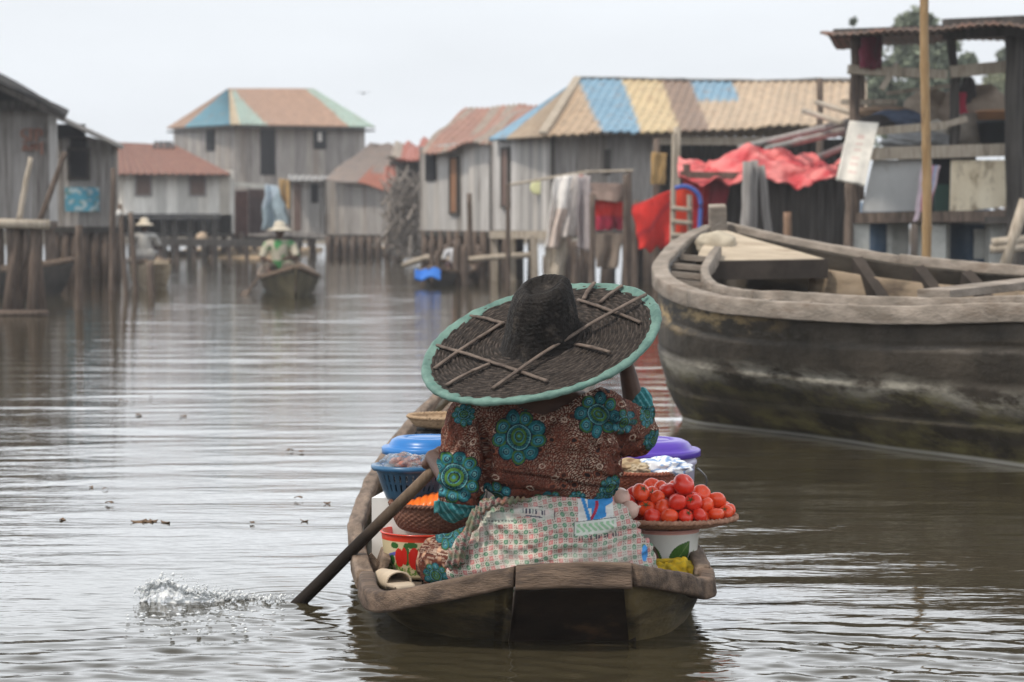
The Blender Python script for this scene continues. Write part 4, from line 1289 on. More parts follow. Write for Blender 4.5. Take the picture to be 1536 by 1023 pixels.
for a in ((779,657,.078,6.94,.2), (898,622,.066,7.03,.9,8), (936,632,.038,7.1,.1,7), (682,716,.078,6.96,.5,10), (697,622,.034,7.03,.3), (745,752,.052,6.95,.1,8),
          (917,732,.036,6.98,.2), (905,752,.030,6.98,.6), (822,760,.046,6.95,.4), (866,752,.026,6.95,.1), (972,625,.030,7.2,.2), (980,660,.034,7.25,1.), (792,600,.03,7.0,.3)):
    med(*a)
# teal bands at the cuffs
def cuff(q, dirv, r0, r1, rad):
    global c
    d = (p-np.array(q)); t = d@np.array(V(dirv).normalized()); rr = np.linalg.norm(d-np.outer(t, np.array(V(dirv).normalized())), axis=1)
    m = (t > r0)&(t < r1)&(rr < rad)
    cc_ = mixc(c, (.02,.14,.15), m*1.0)
    cc_ = mixc(cc_, (.09,.27,.29), m*(np.sin(rr*0+p[:, 0]*330+p[:, 2]*210) > .55))
    c = np.where(m[:, None], cc_, c)
cuff(W(957,605,7.29), (0, 0, 1), -.006, .2, .08)
cuff(W(690,757,7.03), (-.1, .0, -1), -.010, .2, .13)
# hem piping
mot = 1+.38*vnoise(p, 170., 5.)+.22*vnoise(p, 60., 15.)
c = np.clip(c*mot[:, None], .004, 1)
setcol(bm_, c)
tmpb = bmesh.new(); tmpb.from_mesh(bm_)
kill = [v for v in tmpb.verts if math.hypot((v.co.x-NECK0.x-.012)/.128, (v.co.y-NECK0.y+.01)/.105) < 1 and v.co.z > W(0,618,7.1).z+.02*abs(v.co.x-NECK0.x)/.1]
bmesh.ops.delete(tmpb, geom=kill, context='VERTS'); tmpb.to_mesh(bm_); tmpb.free()
link(bm_, 'blouse', M['cloth'], woman)
# hanging cuff flap of the left sleeve and the dark armband line
fl = MB()
fl.grid(lambda u, v: W(652,752,7.02).lerp(W(708,757,6.97), u)+V((0, .03*math.sin(u*3.1)-.012*math.sin(u*17), -.036*v+.004*math.sin(u*21))), 40, 6, .003, lambda u, v: (.025,.15,.155) if int(u*16+v*3) % 3 else (.1,.27,.28))
fl.build('sleeve_cuff', M['cloth'], woman, smooth=True)

# ---- printed skirt over the folded left leg
sk = [(W(765,818,7.10), W(658,842,7.30), .100, .078), (W(655,842,7.30), W(700,862,7.42), .072, .06), (W(700,850,7.10), W(662,850,7.22), .07, .072), (W(888,815,7.10), W(955,842,7.28), .09, .07), (W(955,842,7.3), W(880,860,7.5), .07, .055)]
sm = blob(sk, .0032, 12); clothify(sm, .006, 20., 31.); clothify(sm, .002, 60., 5.)
p = coords(sm); nn = normals(sm); x = p[:, 0]*.8+p[:, 1]*.5; z = p[:, 2]
c = print_ground(x, z, p)
c = mixc(c, (.55,.32,.2), np.clip(vnoise(p, 55., 3.)*1.2-.2, 0, .7))
x = p[:, 0]
for a in ((668,800,.045,7.15,.2), (655,858,.040,7.2,.5), (690,785,.035,7.1,.2)): med(*a)
setcol(sm, c); link(sm, 'skirt', M['cloth'], woman)

# ---- wrap cloth round the hips
wc = [(W(736,848,7.03), W(920,845,7.03), .130, .125), (W(760,812,7.035), W(900,808,7.035), .122, .120), (W(784,792,7.045), W(878,789,7.045), .112, .114), (W(775,765,7.05), W(884,762,7.05), .062, .064), (W(780,768,7.10), W(876,765,7.10), .095, .095),
      (W(724,856,7.06), W(934,854,7.06), .108, .108)]
wm = blob(wc, .0026, 16)
p = coords(wm); nn = normals(wm)
top = W(0,748,6.95).z
kn = W(712,772,6.95)
# gathers that run out from the knot at the left
dx, dz = p[:, 0]-kn.x, p[:, 2]-kn.z
ang = np.arctan2(dz, dx); rr = np.hypot(dx, dz)
fold = .005*np.sin(ang*15+1.2*np.sin(rr*20))*np.exp(-((rr-.10)/.12)**2)*np.clip(rr/.05, 0, 1)
fold += .003*np.sin((dz*1.0-.45*dx)*2*math.pi/.055+2*vnoise(p, 6., 2.))*np.clip((rr-.1)/.1, 0, 1)
kr = W(985,790,7.0); ang2 = np.arctan2(p[:, 2]-kr.z, p[:, 0]-kr.x); r2 = np.hypot(p[:, 2]-kr.z, p[:, 0]-kr.x)
fold += .004*np.sin(ang2*17)*np.exp(-((r2-.08)/.08)**2)
for a_ in ((722,772,700,850,.010,.006), (728,775,730,850,.009,.006), (735,772,770,850,.009,.006), (742,768,820,835,.009,.006), (750,764,880,812,.009,.006), (760,756,900,775,.007,.006), (705,790,682,850,.009,.006),
           (975,790,900,800,.009,.006), (978,805,890,835,.008,.006), (975,780,905,765,.008,.006), (982,825,930,845,.008,.006), (800,800,960,812,.007,.006), (770,830,900,845,.006,.006)):
    fold = fold+.5*crease(p, *a_)*(nn[:, 1] < .35)
setco(wm, p+nn*fold[:, None]); clothify(wm, .005, 13., 12.); clothify(wm, .0015, 55., 17.)
p = coords(wm); nn = normals(wm)
x, z = p[:, 0], p[:, 2]
def wrapcol(x, z, p):
    a = R(-6); s = .0143
    u = (x*math.cos(a)-z*math.sin(a)+.004*np.sin(z*40))/s; v = (x*math.sin(a)+z*math.cos(a)+.004*np.sin(x*33))/s
    i, j = np.floor(u), np.floor(v); fu, fv = u-i-.5, v-j-.5
    c = np.tile(np.array((.48,.44,.38)), (len(x), 1))
    even = ((i+j) % 2) == 0
    gcell = even&((i % 2) == 0)
    pcell = even&((i % 2) == 1)
    r = np.hypot(fu, fv)
    c = mixc(c, (.085,.20,.12), gcell&(r < .46)); c = mixc(c, (.17,.31,.21), gcell&(r < .28)); c = mixc(c, (.55,.52,.45), gcell&(r < .07))
    sq = np.maximum(np.abs(fu), np.abs(fv))
    c = mixc(c, (.47,.18,.17), pcell&(sq < .44)); c = mixc(c, (.56,.30,.28), pcell&(sq < .22))
    dots = (~even)&(np.abs(np.abs(fu)-.2) < .10)&(np.abs(np.abs(fv)-.2) < .10)
    c = mixc(c, (.16,.05,.05), dots)
    return c
c = wrapcol(x, z, p)
wcx = mixc(c, (.55,.53,.48), np.clip(vnoise(p, 11., 3.)*.5+.1, 0, .35)); c = wcx
back = nn[:, 1] < .3
def rect(px0, py0, px1, py1, slope=0., d=6.93):
    a, b = W(px0, py0, d), W(px1, py1, d)
    zz = z-slope*(x-a.x)
    return back&(x > a.x)&(x < b.x)&(zz < a.z)&(zz > b.z), (x-a.x)/(b.x-a.x), (a.z-zz)/(a.z-b.z)
# pale scroll with a line of dark lettering
m, u, v = rect(770,757,833,778,-.10)
m = m&(np.abs(v-.5) < .5-.18*np.abs(np.sin(u*5)))
c = mixc(c, (.56,.54,.50), m*.7); c = mixc(c, (.05,.05,.08), m&(np.abs(v-.42) < .16)&(u > .2)&(u < .8)&(np.sin(u*85) > -.1)&(np.sin(u*37+1) > -.6)); c = mixc(c, (.1,.1,.12), m&(np.abs(v-.75) < .05)&(u > .28)&(u < .7))
c = mixc(c, (.15,.12,.12), back&(m&((v < .1)|(u > .97))))
# blue and red swoosh emblem
m, u, v = rect(866,740,922,786,.05)
h1 = m&(v > .22)&(v < .55)&(u > .28)&(v < .62-.35*np.abs(u-.5)); h2 = m&(np.abs(u-.42-.25*(v-.6)**2) < .16)&(v > .4)
c = mixc(c, (.58,.58,.56), m&(np.abs(u-.5) < .48)&(v < .95)&(v > .02))
c = mixc(c, (.04,.22,.50), h1|(m&(np.abs(u-.58) < .20)&(v > .4)&(v < .93-.3*np.abs(u-.5)))); c = mixc(c, (.35,.03,.06), m&(np.abs(u-.42-.12*np.sin(v*4)) < .045)&(v > .35)&(v < .95))
c = mixc(c, (.35,.05,.08), m&(np.abs(v-.20) < .035)&(u < .85)); c = mixc(c, (.55,.33,.12), m&(np.hypot(u-.55, v-.09) < .09))
c = mixc(c, (.04,.22,.5), m&(np.abs(u-.10-.25*v) < .05))
# pale green name plate over a line of small letters
m, u, v = rect(861,783,925,803,.09)
c = mixc(c, (.55,.58,.52), m*1.0); c = mixc(c, (.27,.44,.28), m&(np.abs(v-.5) < .30)&(u > .06)&(u < .94)&(np.sin(u*46+3*np.sin(v*6)) > -.25))
c = mixc(c, (.12,.12,.12), m&((u < .02)|(v < .05)))
m, u, v = rect(868,804,932,810,.09)
c = mixc(c, (.08,.07,.08), m&(np.sin(u*95) > -.1)&(np.sin(u*31) > -.75))
# faint writing at the left and a blue fleck
m, u, v = rect(722,770,770,786,.0); c = mixc(c, (.45,.50,.44), m*.7); c = mixc(c, (.12,.13,.12), m&(np.abs(v-.8) < .07)&(np.sin(u*60) > -.3))
m, u, v = rect(736,752,748,766,.0); c = mixc(c, (.05,.2,.5), m&(np.hypot(u-.5-.4*(v-.5), (v-.5)) < .3))
m, u, v = rect(962,818,974,846,.0); c = mixc(c, (.07,.28,.62), m&(np.hypot((u-.5)*1.1, (v-.5)*1.) < .45))
setcol(wm, c); link(wm, 'wrap_skirt', M['cloth'], woman)
# twisted tail and knot of the wrap at the left hip
tk = [(W(738,752,6.95), W(716,768,6.925), .014, .017), (W(716,768,6.925), W(698,806,6.92), .017, .016), (W(698,806,6.92), W(684,838,6.93), .016, .026), (W(690,836,6.93), W(676,848,6.95), .022, .014), (W(728,756,6.95), W(790,750,6.95), .014, .008)]
tm = blob(tk, .0026, 6); p = coords(tm); nn = normals(tm)
tw = .0035*np.sin((p[:, 2]*.6-p[:, 0]*2.2)*2*math.pi/.035+6*vnoise(p,14.,2.)); setco(tm, p+nn*tw[:, None]); clothify(tm, .004, 40., 3.)
p = coords(tm); c = wrapcol(p[:, 0]*1.5+p[:, 2], p[:, 2]*1.2, p)*.55; c = mixc(c, (.30,.10,.05), np.clip(vnoise(p, 40., 8.)*1.2, 0, .8)); c = mixc(c, (.12,.14,.08), np.clip(vnoise(p, 30., 18.)*1.3, 0, .8))
setcol(tm, c); link(tm, 'wrap_knot', M['cloth'], woman)

# ------------------------------------------------------------------ paddle
pad = thing('paddle', PADH, 'long dark brown wooden paddle dipped in the water at the left of the canoe', 'paddle')
top_ = PADH+pdir*.20
pp = [PAD0+pdir*t*(top_-PAD0).length for t in np.linspace(-.02, 1, 30)]
sh = MB(); sh.tube([q+V((.003*noise.noise(q*6), 0, .003*noise.noise(q*6+V((4,0,0))))) for q in pp], [.0205-.005*(i/29) for i in range(30)], 18)
pm = mat('paddle_wood', (.15,.10,.065), (.30,.215,.15), 12, (3,3,1), rough=.6, spec=.15, spots=(.06,.04,.03), sscale=7, bump=.3, bscale=60, bdist=.003)
nt = pm.node_tree; bs = nt.nodes['Principled BSDF']; src = bs.inputs['Base Color'].links[0].from_socket
g_ = nt.nodes.new('ShaderNodeNewGeometry'); sp_ = nt.nodes.new('ShaderNodeSeparateXYZ'); nt.links.new(g_.outputs['Position'], sp_.inputs['Vector'])
mr = nt.nodes.new('ShaderNodeMapRange'); mr.inputs['From Min'].default_value = .20; mr.inputs['From Max'].default_value = .46; nt.links.new(sp_.outputs['Z'], mr.inputs['Value'])
mx = nt.nodes.new('ShaderNodeMix'); mx.data_type = 'RGBA'; mx.inputs['A'].default_value = (.016,.011,.008, 1); nt.links.new(mr.outputs[0], mx.inputs['Factor']); nt.links.new(src, mx.inputs['B']); nt.links.new(mx.outputs['Result'], bs.inputs['Base Color'])
sh.build('shaft', pm, pad, smooth=True)
bl = MB()
bdir = -pdir
bn = V((0, 1, 0)).cross(bdir).normalized()
def blade(u, v):
    w = .075*math.sin(math.pi*(.12+.83*v))**.6
    return PAD0-bdir*.02+bdir*(.42*v)+V((0, 1, 0))*((2*u-1)*w)+bn*.004*math.cos((2*u-1)*1.5)
bl.grid(blade, 10, 14, .012); bl.build('blade', pm, pad, smooth=True)

# ------------------------------------------------------------------ hat
HC = W(811,513,7.06)
def hat_frame():
    # disc normal: leans to the left in the picture and back towards the camera
    n = Matrix.Rotation(R(-15.2), 3, 'Y') @ (Matrix.Rotation(R(22.5), 3, 'X') @ V((0, 0, 1)))
    e1 = (V((1, 0, 0))-n*n.x).normalized(); e2 = n.cross(e1)
    return e1, e2, n
e1, e2, hn = hat_frame()
HR = .352
hat = thing('wide_straw_hat', HC, 'huge dark woven hat with turquoise bound rim and wooden slats, worn by the paddling woman', 'hat')
def HP(a, b, c): return HC+e1*a+e2*b+hn*c
def hat_uv(px, py):
    """point of the brim plane seen at a pixel"""
    o_ = V((0, 0, CAM_H)); d = P(px, py, 7.0)-o_
    t = (HC-o_).dot(hn)/d.dot(hn); q = o_+d*t-HC
    return q.dot(e1), q.dot(e2)
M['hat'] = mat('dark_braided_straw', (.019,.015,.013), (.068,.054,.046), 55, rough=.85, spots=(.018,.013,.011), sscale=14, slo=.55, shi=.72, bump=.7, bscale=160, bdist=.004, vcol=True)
M['hat_crown'] = mat('black_braided_crown', (.005,.004,.0035), (.018,.0145,.0125), 45, rough=.75, spots=(.07,.057,.047), sscale=20, slo=.56, shi=.72, bump=.8, bscale=120, bdist=.006)
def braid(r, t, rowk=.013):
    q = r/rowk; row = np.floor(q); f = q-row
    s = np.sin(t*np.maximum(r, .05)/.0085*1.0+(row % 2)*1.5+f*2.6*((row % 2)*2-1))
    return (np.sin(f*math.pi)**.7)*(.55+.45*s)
nr_, nt_ = 150, 620
rr = np.linspace(.085, HR-.004, nr_)[:, None]; tt = np.linspace(0, 2*math.pi, nt_, endpoint=False)[None, :]
hgt = .0058*braid(rr, tt)+.012*np.exp(-(rr-.10)/.03)+0*tt
wv = .004*np.sin(3*tt+1)*rr/HR
def ringmesh(z, nm):
    X = rr*np.cos(tt); Y = rr*np.sin(tt)
    co = np.array(HC)[None, None]+X[..., None]*np.array(e1)+Y[..., None]*np.array(e2)+z[..., None]*np.array(hn)
    return co.reshape(-1, 3)
topc = ringmesh(hgt+wv, 't'); botc = ringmesh(wv-.007+0*hgt, 'b')
mb = MB(); vs_ = np.vstack([topc, botc]); NN = nr_*nt_
fs_ = []
for i in range(nr_-1):
    for k in range(nt_):
        k2 = (k+1) % nt_; a, b_, d, e = i*nt_+k, i*nt_+k2, (i+1)*nt_+k2, (i+1)*nt_+k
        fs_ += [(a, e, d, b_), (NN+a, NN+b_, NN+d, NN+e)]
shade = np.clip(.55+.75*braid(rr, tt), 0, 1.3).reshape(-1)  # braid grooves darkened in the vertex colours, standing for crevice shading
for k in range(nt_):
    k2 = (k+1) % nt_; fs_ += [(k, k2, NN+k2, NN+k), ((nr_-1)*nt_+k, NN+(nr_-1)*nt_+k, NN+(nr_-1)*nt_+k2, (nr_-1)*nt_+k2)]
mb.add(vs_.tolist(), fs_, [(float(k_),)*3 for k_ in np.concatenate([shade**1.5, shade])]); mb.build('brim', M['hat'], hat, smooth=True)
# crown
cr = MB(); seg = 220; prof = [(.142,-.002),(.131,.005),(.122,.018),(.115,.040),(.110,.066),(.106,.090),(.101,.112),(.094,.135),(.084,.152),(.072,.163),(.060,.167),(.048,.161),(.036,.153),(.02,.150),(0,.149)]
pr_ = spline([V((r, 0, z)) for r, z in prof], 90); vs = []; fs = []
for side in (0, 1):
    for i, q in enumerate(pr_):
        for k in range(seg):
            t = 2*math.pi*k/seg
            s = i/89*.30
            bump = .0032*float(braid(np.array([s+.2]), np.array([t]), .0115)[0])
            lump = .006*noise.noise(V((math.cos(t)*2, math.sin(t)*2, q.z*12)))+.006*noise.noise(V((math.cos(t)*5, math.sin(t)*5, q.z*22)))*(1 if q.z > .15 else .5)
            r = max(q.x+(bump+lump if q.x > .02 else 0)-.009*side, .0)
            zz = q.z+(lump+bump)*(.8 if q.z > .17 else 0)-.007*side
            vs.append(HP(r*math.cos(t)*.95+.30*max(zz, 0), r*math.sin(t)*1.0, zz*1.08))
N_ = len(pr_)*seg
for i in range(len(pr_)-1):
    for k in range(seg):
        k2 = (k+1) % seg; a, b_, d, e = i*seg+k, i*seg+k2, (i+1)*seg+k2, (i+1)*seg+k
        fs += [(a, b_, d, e), (N_+a, N_+e, N_+d, N_+b_)]
for k in range(seg): fs.append((k, N_+k, N_+(k+1) % seg, (k+1) % seg))
cr.add(vs, fs); cr.build('crown', M['hat_crown'], hat, smooth=True, fix=False)
# bound rim: turquoise plastic strip wound round a hoop
rb = MB(); n_ = 360; pts = []; rad = []
for k in range(n_+1):
    t = 2*math.pi*k/n_
    pts.append(HP(HR*math.cos(t), HR*math.sin(t), .004*math.sin(3*t+1)))
seg = 16; vs = []; fs = []
for k in range(n_):
    t = 2*math.pi*k/n_; c0 = pts[k]; ro = (e1*math.cos(t)+e2*math.sin(t))
    wr = .0008*math.sin(t*34+4*math.sin(t*5))+.003*noise.noise(V((math.cos(t)*6, math.sin(t)*6, 1)))
    for j in range(seg):
        a = 2*math.pi*j/seg
        inn = 1.65 if math.cos(a) < 0 else 1.0            # strip folded in over the brim
        edge = 1+.45*noise.noise(V((math.cos(t)*14, math.sin(t)*14, 5))) if math.cos(a) < -.3 else 1
        rx = (.0125+wr)*inn*edge; rz = .0105+wr*.7+.0018*noise.noise(V((math.cos(t)*30, math.sin(t)*30, a)))
        if math.cos(a) < 0: rz *= .62
        vs.append(c0+ro*(math.cos(a)*rx)+hn*(math.sin(a)*rz))
for k in range(n_):
    k2 = (k+1) % n_
    for j in range(seg):
        j2 = (j+1) % seg; fs.append((k*seg+j, k2*seg+j, k2*seg+j2, k*seg+j2))
rb.add(vs, fs)
rb.build('rim_binding', mat('turquoise_binding', (.075,.145,.125), (.155,.26,.222), 16, rough=.6, spots=(.08,.19,.16), sscale=11, slo=.55, shi=.75, bump=.6, bscale=70, bdist=.005), hat, smooth=True)
slat_m = mat('grey_slat', (.08,.06,.05), (.18,.14,.115), 14, (2,2,2), rough=.75, bump=.5, bscale=90, bdist=.003)
for (x0, y0, x1, y1) in ((741,589,981,449), (652,556,757,489), (876,452,902,420), (670,581,736,551), (901,457,943,429), (702,475,757,491), (657,521,822,577), (868,453,962,489), (864,520,916,534)):
    a, b_ = hat_uv(x0, y0), hat_uv(x1, y1)
    def lim(q):
        r = math.hypot(*q); return (q[0]*min(1, (HR-.006)/r), q[1]*min(1, (HR-.006)/r))
    a, b_ = lim(a), lim(b_)
    s = MB(); z_ = .024 if x0 == 741 else .012; p0, p1 = HP(a[0], a[1], z_*.6), HP(b_[0], b_[1], z_)
    s.tube([p0.lerp(p1, t)+hn*(.010*math.sin(t*math.pi)**.8*(x0 == 741)+.004*math.sin(t*3.1)+.002*noise.noise(V((t*5, x0, 0)))) for t in np.linspace(0, 1, 14)], .0072, 8, jitter=.12, squash=.7)
    s.build('slat', slat_m, hat, smooth=True)
# ------------------------------------------------------------------ stilt houses and the rest of the village
def wall(a, b, z0, z1, mt, parent, name='wall', pitch=.16, amp=.012, th=.06, c=(1,1,1), z1b=None, rag=.0):
    """corrugated / boarded wall between plan points a and b"""
    a, b = V((a[0], a[1], 0)), V((b[0], b[1], 0)); zb = z1b if z1b is not None else z1
    L = (b-a).length; sd = a.x*3.7+a.y
    def tone(u, v):
        k = math.floor(u*L/(pitch*1.5)); n1 = noise.noise(V((k*5.3, sd, .5))); n2 = noise.noise(V((k*2.9, sd, 7.5)))
        t = 1+.42*n1
        if n2 > .34 and (v > .5) == (n1 > 0): t *= .78
        return (t*(1+.10*max(n2, 0)), t, t*(1-.12*max(n2, 0)))
    mb = MB(); mb.sheet(a+V((0,0,z0)), b+V((0,0,z0)), b+V((0,0,zb)), a+V((0,0,z1)), pitch, amp, th, 5, tone, rag=rag, seed=a.x)
    return mb.build(name, mt, parent)
def opening(a, b, u0, u1, z0, z1, mt, parent, name, proud=.03, frame=None):
    a, b = V((a[0], a[1], 0)), V((b[0], b[1], 0)); d = (b-a).normalized(); n = V((d.y, -d.x, 0))
    if n.y > 0: n = -n
    p, q = a.lerp(b, u0), a.lerp(b, u1)
    mb = MB(); c = (p+q)/2+n*(proud-.02)+V((0,0,(z0+z1)/2)); L = (q-p).length
    rot = Matrix.Rotation(math.atan2(d.y, d.x), 3, 'Z')
    mb.box(c, (L, .05, z1-z0), rot)
    o = mb.build(name, mt, parent)
    if frame:
        fm = MB(); w = .055
        for (cx, cz, sx, sz) in ((0, (z1-z0)/2+w/2, L+2*w, w), (0, -(z1-z0)/2-w/2, L+2*w, w), (-L/2-w/2, 0, w, z1-z0), (L/2+w/2, 0, w, z1-z0)):
            fm.box(c+rot @ V((cx, 0, cz))+n*.012, (sx, .06, sz), rot)
        fm.build('frame', frame, o)
    return o
def stilts(pts, z, parent, r=.07, mt=None):
    for (x, y) in pts:
        mb = MB(); mb.tube([(x+random.uniform(-.06,.06), y, -.4), (x, y, z*.5), (x+random.uniform(-.03,.03), y, z)], [r*1.1, r, r*.95], 9, .06); mb.build('stilt', mt or M['post'], parent, smooth=True)
def pl(px, d): return (PX(px, d), d)
def line(a, b, n): return [(a[0]+(b[0]-a[0])*k/(n-1), a[1]+(b[1]-a[1])*k/(n-1)) for k in range(n)]
def deckslab(pts, z, mt, parent, name='floor', th=.12):
    mb = MB(); n = len(pts)
    mb.add([(x, y, z) for x, y in pts]+[(x, y, z-th) for x, y in pts], [tuple(range(n)), tuple(range(2*n-1, n-1, -1))]+[(k, n+k, n+(k+1) % n, (k+1) % n) for k in range(n)])
    return mb.build(name, mt, parent)

TAN, BLU, YEL, BRN = (.44,.33,.23), (.20,.34,.46), (.55,.44,.27), (.26,.19,.15)
# ---- two-storey house far off
def far_house():
    c, l, r = pl(352, 82), pl(262, 86), pl(548, 85)
    bk = (l[0]+r[0]-c[0], l[1]+r[1]-c[1])
    root = thing('two_storey_house', (c[0], c[1]+2, 0), 'grey two storey house with a hipped roof of rust brown and blue sheets', 'house')
    z0, z1 = PZ(352, 84), PZ(187, 84)
    for a, b in ((l, c), (c, r), (r, bk), (bk, l)): wall(a, b, z0, z1, M['plank'], root)
    zz = PZ(192, 82)
    opening(l, c, .56, .70, PZ(227,84), PZ(194,84), M['hole'], root, 'window')
    opening(c, r, .195, .305, PZ(263,83), PZ(190,83), M['hole'], root, 'door')
    wnd = opening(c, r, .60, .695, PZ(224,84), PZ(192,84), M['hole'], root, 'window')
    MB().box(V((PX(482,84), 83.6, PZ(206,84))), (.13, .05, .3)).build('cloth', M['fabric_white'], wnd)
    E1, E2, E3 = P(250,192,86.5), P(353,186,80.8), P(563,190,85)
    E4 = E1+E3-E2
    T1, T2 = P(343,133,86.5), P(470,133,87.5)
    CR, LB, LG, YS = (.36,.24,.18), (.13,.28,.36), (.32,.42,.38), (.5,.42,.3)
    def fc(u, v):
        q = u*210*(1-v)+v*(127*u+ -7)
        if u < .22-.32*v*.5 and v < .95: return LG if u > .03 else YS
        if u > .80+.1*v: return LG
        return CR
    def lc(u, v): return (.32,.22,.17) if u < .28 else (LB if u < .93 else YS)
    rp = []
    for (a, b, c_, d, f) in ((E2, E3, T2, T1, fc), (E1, E2, T1, T1, lc), (E3, E4, T2, T2, lambda u, v: LG), (E4, E1, T1, T2, lambda u, v: CR)):
        mb = MB(); mb.sheet(a, b, c_, d, .22, .025, .03, 8, f); mb.build('roof', M['roof'], root)
    sf = MB(); zc = E1.z-.06
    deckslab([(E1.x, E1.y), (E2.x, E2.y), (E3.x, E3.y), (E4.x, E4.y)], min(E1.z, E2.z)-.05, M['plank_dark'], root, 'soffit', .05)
    for a, b, n in ((c, r, 8), (l, c, 4)): stilts(line(a, b, n), z0, root, .11)
far_house()
# ---- low white house with red roof, left
def red_roof_house():
    a, b = pl(172, 68), pl(352, 68); a2, b2 = pl(168, 74), pl(346, 74)
    root = thing('stilt_house', (a[0]+1.7, 69, 0), 'pale board house with a red hipped roof and two brown shutters', 'house')
    z0, z1 = PZ(350,68), PZ(255,68)
    for p, q in ((a, b), (b, b2), (b2, a2), (a2, a)): wall(p, q, PZ(322,68) if (p, q) == (a, b) else z0, z1, M['pale_wall'], root, pitch=.2, amp=.008)
    for u in (.19, .64): opening(a, b, u, u+.115, PZ(292,68), PZ(259,68), M['shutter'], root, 'window', frame=M['plank'])
    RD, RD2 = (.22,.11,.085), (.2,.10,.08)
    E1, E2, T1, T2 = P(160,260,67.2), P(346,261,67.2), P(166,213,70.5), P(262,218,70.5)
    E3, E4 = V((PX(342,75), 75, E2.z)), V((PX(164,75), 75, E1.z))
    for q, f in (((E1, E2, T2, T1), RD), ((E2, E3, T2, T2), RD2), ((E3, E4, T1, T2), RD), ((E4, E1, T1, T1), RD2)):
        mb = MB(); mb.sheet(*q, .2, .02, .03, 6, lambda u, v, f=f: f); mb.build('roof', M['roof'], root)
    mb = MB(); mb.sheet(P(228,221,70.0), P(262,222,70.0), P(258,212,71), P(232,212,71), .2, .02, .05); mb.build('roof_vent', M['dark_roof'], root)
    mb = MB(); mb.bar(P(190,325,67.2), P(330,325,67.2), .3, .16); mb.build('walkway_beam', M['dark_roof'], root)
    for px in (196, 214, 246, 262, 285, 306, 322): 
        mb = MB(); q = P(px, 325, 67.3); mb.bar((q.x, q.y, -.3), q, .16, .16, up=V((0,1,0))); mb.build('stilt', M['plank_dark'], root)
    deckslab([a, b, b2, a2], PZ(349,68), M['plank_dark'], root)
    stilts(line((a[0], 69.5), (b[0], 69.5), 8), PZ(349,68), root, .1)
red_roof_house()
wk = thing('walkway', P(300, 370, 66), 'low dark plank walkway along the sandy shore', 'walkway')
mb = MB(); mb.bar(P(205,362,65.5), P(452,366,65.5), .9, .2); mb.build('deck', M['plank_dark'], wk)
for px in range(214, 452, 26):
    q = P(px, 368, 65.2); mb = MB(); mb.tube([(q.x, q.y, -.3), (q.x, q.y, q.z)], .06, 8); mb.build('post', M['post'], wk)
# ---- porch between: dark brown doors, blue tarp, little shed
ps = thing('porch', P(380, 350, 74), 'brown boarded porch between the two storey house and the red roofed house', 'porch')
mb = MB(); mb.sheet(P(352,356,74), P(372,356,74), P(372,286,74), P(352,286,74), .15, .01, .05); mb.build('door', mat('red_brown_door', (.12,.055,.045), (.17,.085,.07), 4, rough=.8), ps)
mb = MB(); mb.sheet(P(373,350,74.1), P(398,350,74.1), P(398,284,74.1), P(373,284,74.1), .15, .01, .05); mb.build('panel', mat('maroon_boards', (.075,.045,.045), (.12,.08,.075), 4, rough=.8), ps)
mb = MB(); mb.bar(P(352,276,73.8), P(400,280,73.8), .3, .14); mb.build('awning', M['concrete'], ps)
mb = MB(); mb.bar(P(350,358,74), P(500,356,74), 1.2, .14); mb.build('deck', M['plank_dark'], ps)
for px in (356, 384, 412, 440, 470, 496): mb = MB(); q = P(px,358,74); mb.tube([(q.x,q.y-.4,-.3),(q.x,q.y-.4,q.z)], .08, 8); mb.build('post', M['post'], ps)
def hung(name, pts, label, cat, colf, fold=.05, nf=9, group=None, mt=None, th=.02, n=(44, 30), seed=1.):
    """hanging cloth: pts = top-left, top-right, bottom-right, bottom-left"""
    a, b, c, d = [V(p) for p in pts]; mb = MB()
    def f(u, v):
        p = a.lerp(b, u).lerp(d.lerp(c, u), v)
        k = noise.noise(V((u*nf*.6+seed, v*1.2, seed)))+.6*math.sin(u*nf+seed+v*1.5)
        p = p+V((.3*fold*noise.noise(V((v*3, u*2, seed+5))), -fold*k*(.35+.65*v), .4*fold*noise.noise(V((u*5, seed, 2)))*(v)))
        return p
    mb.grid(f, n[0], n[1], th, colf)
    return mb.build(name, mt or M['fabric'], smooth=True, label=label, cat=cat, group=group)
hung('tarpaulin', (P(399,276,73.4), P(418,280,73.2), P(436,338,73.2), P(392,345,73.4)), 'pale blue tarpaulin hanging on the brown porch', 'tarpaulin', lambda u, v: (.33,.43,.5) if v+u*.5 > .55 else (.48,.58,.68), .25, 7)
hung('cloth', (P(418,268,73.6), P(437,270,73.6), P(437,318,73.6), P(420,296,73.6)), 'orange and yellow cloth hung behind the blue tarpaulin', 'cloth', lambda u, v: (.55,.36,.16), .1, 5)
sh = thing('shed', P(470, 350, 72), 'tiny grey shed with a narrow dark window between tarp and boathouse', 'shed')
A, B_ = pl(438, 72), pl(492, 72)
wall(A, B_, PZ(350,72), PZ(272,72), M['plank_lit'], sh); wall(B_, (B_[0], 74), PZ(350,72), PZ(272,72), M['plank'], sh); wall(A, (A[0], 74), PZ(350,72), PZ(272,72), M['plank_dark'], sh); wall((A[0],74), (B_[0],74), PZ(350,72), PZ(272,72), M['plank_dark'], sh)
opening(A, B_, .54, .74, PZ(304,72), PZ(276,72), M['hole'], sh, 'window'); opening(A, B_, .06, .26, PZ(346,72), PZ(276,72), M['shutter'], sh, 'door')
mb = MB(); mb.sheet(P(432,270,71.4), P(496,270,71.4), P(496,264,74.4), P(432,262,74.4), .2, .02, .04); mb.build('roof', M['grey_roof'], sh)
mb = MB(); mb.bar(P(440,352,71.8), P(512,356,71.8), .8, .12); mb.build('deck', M['plank'], sh)
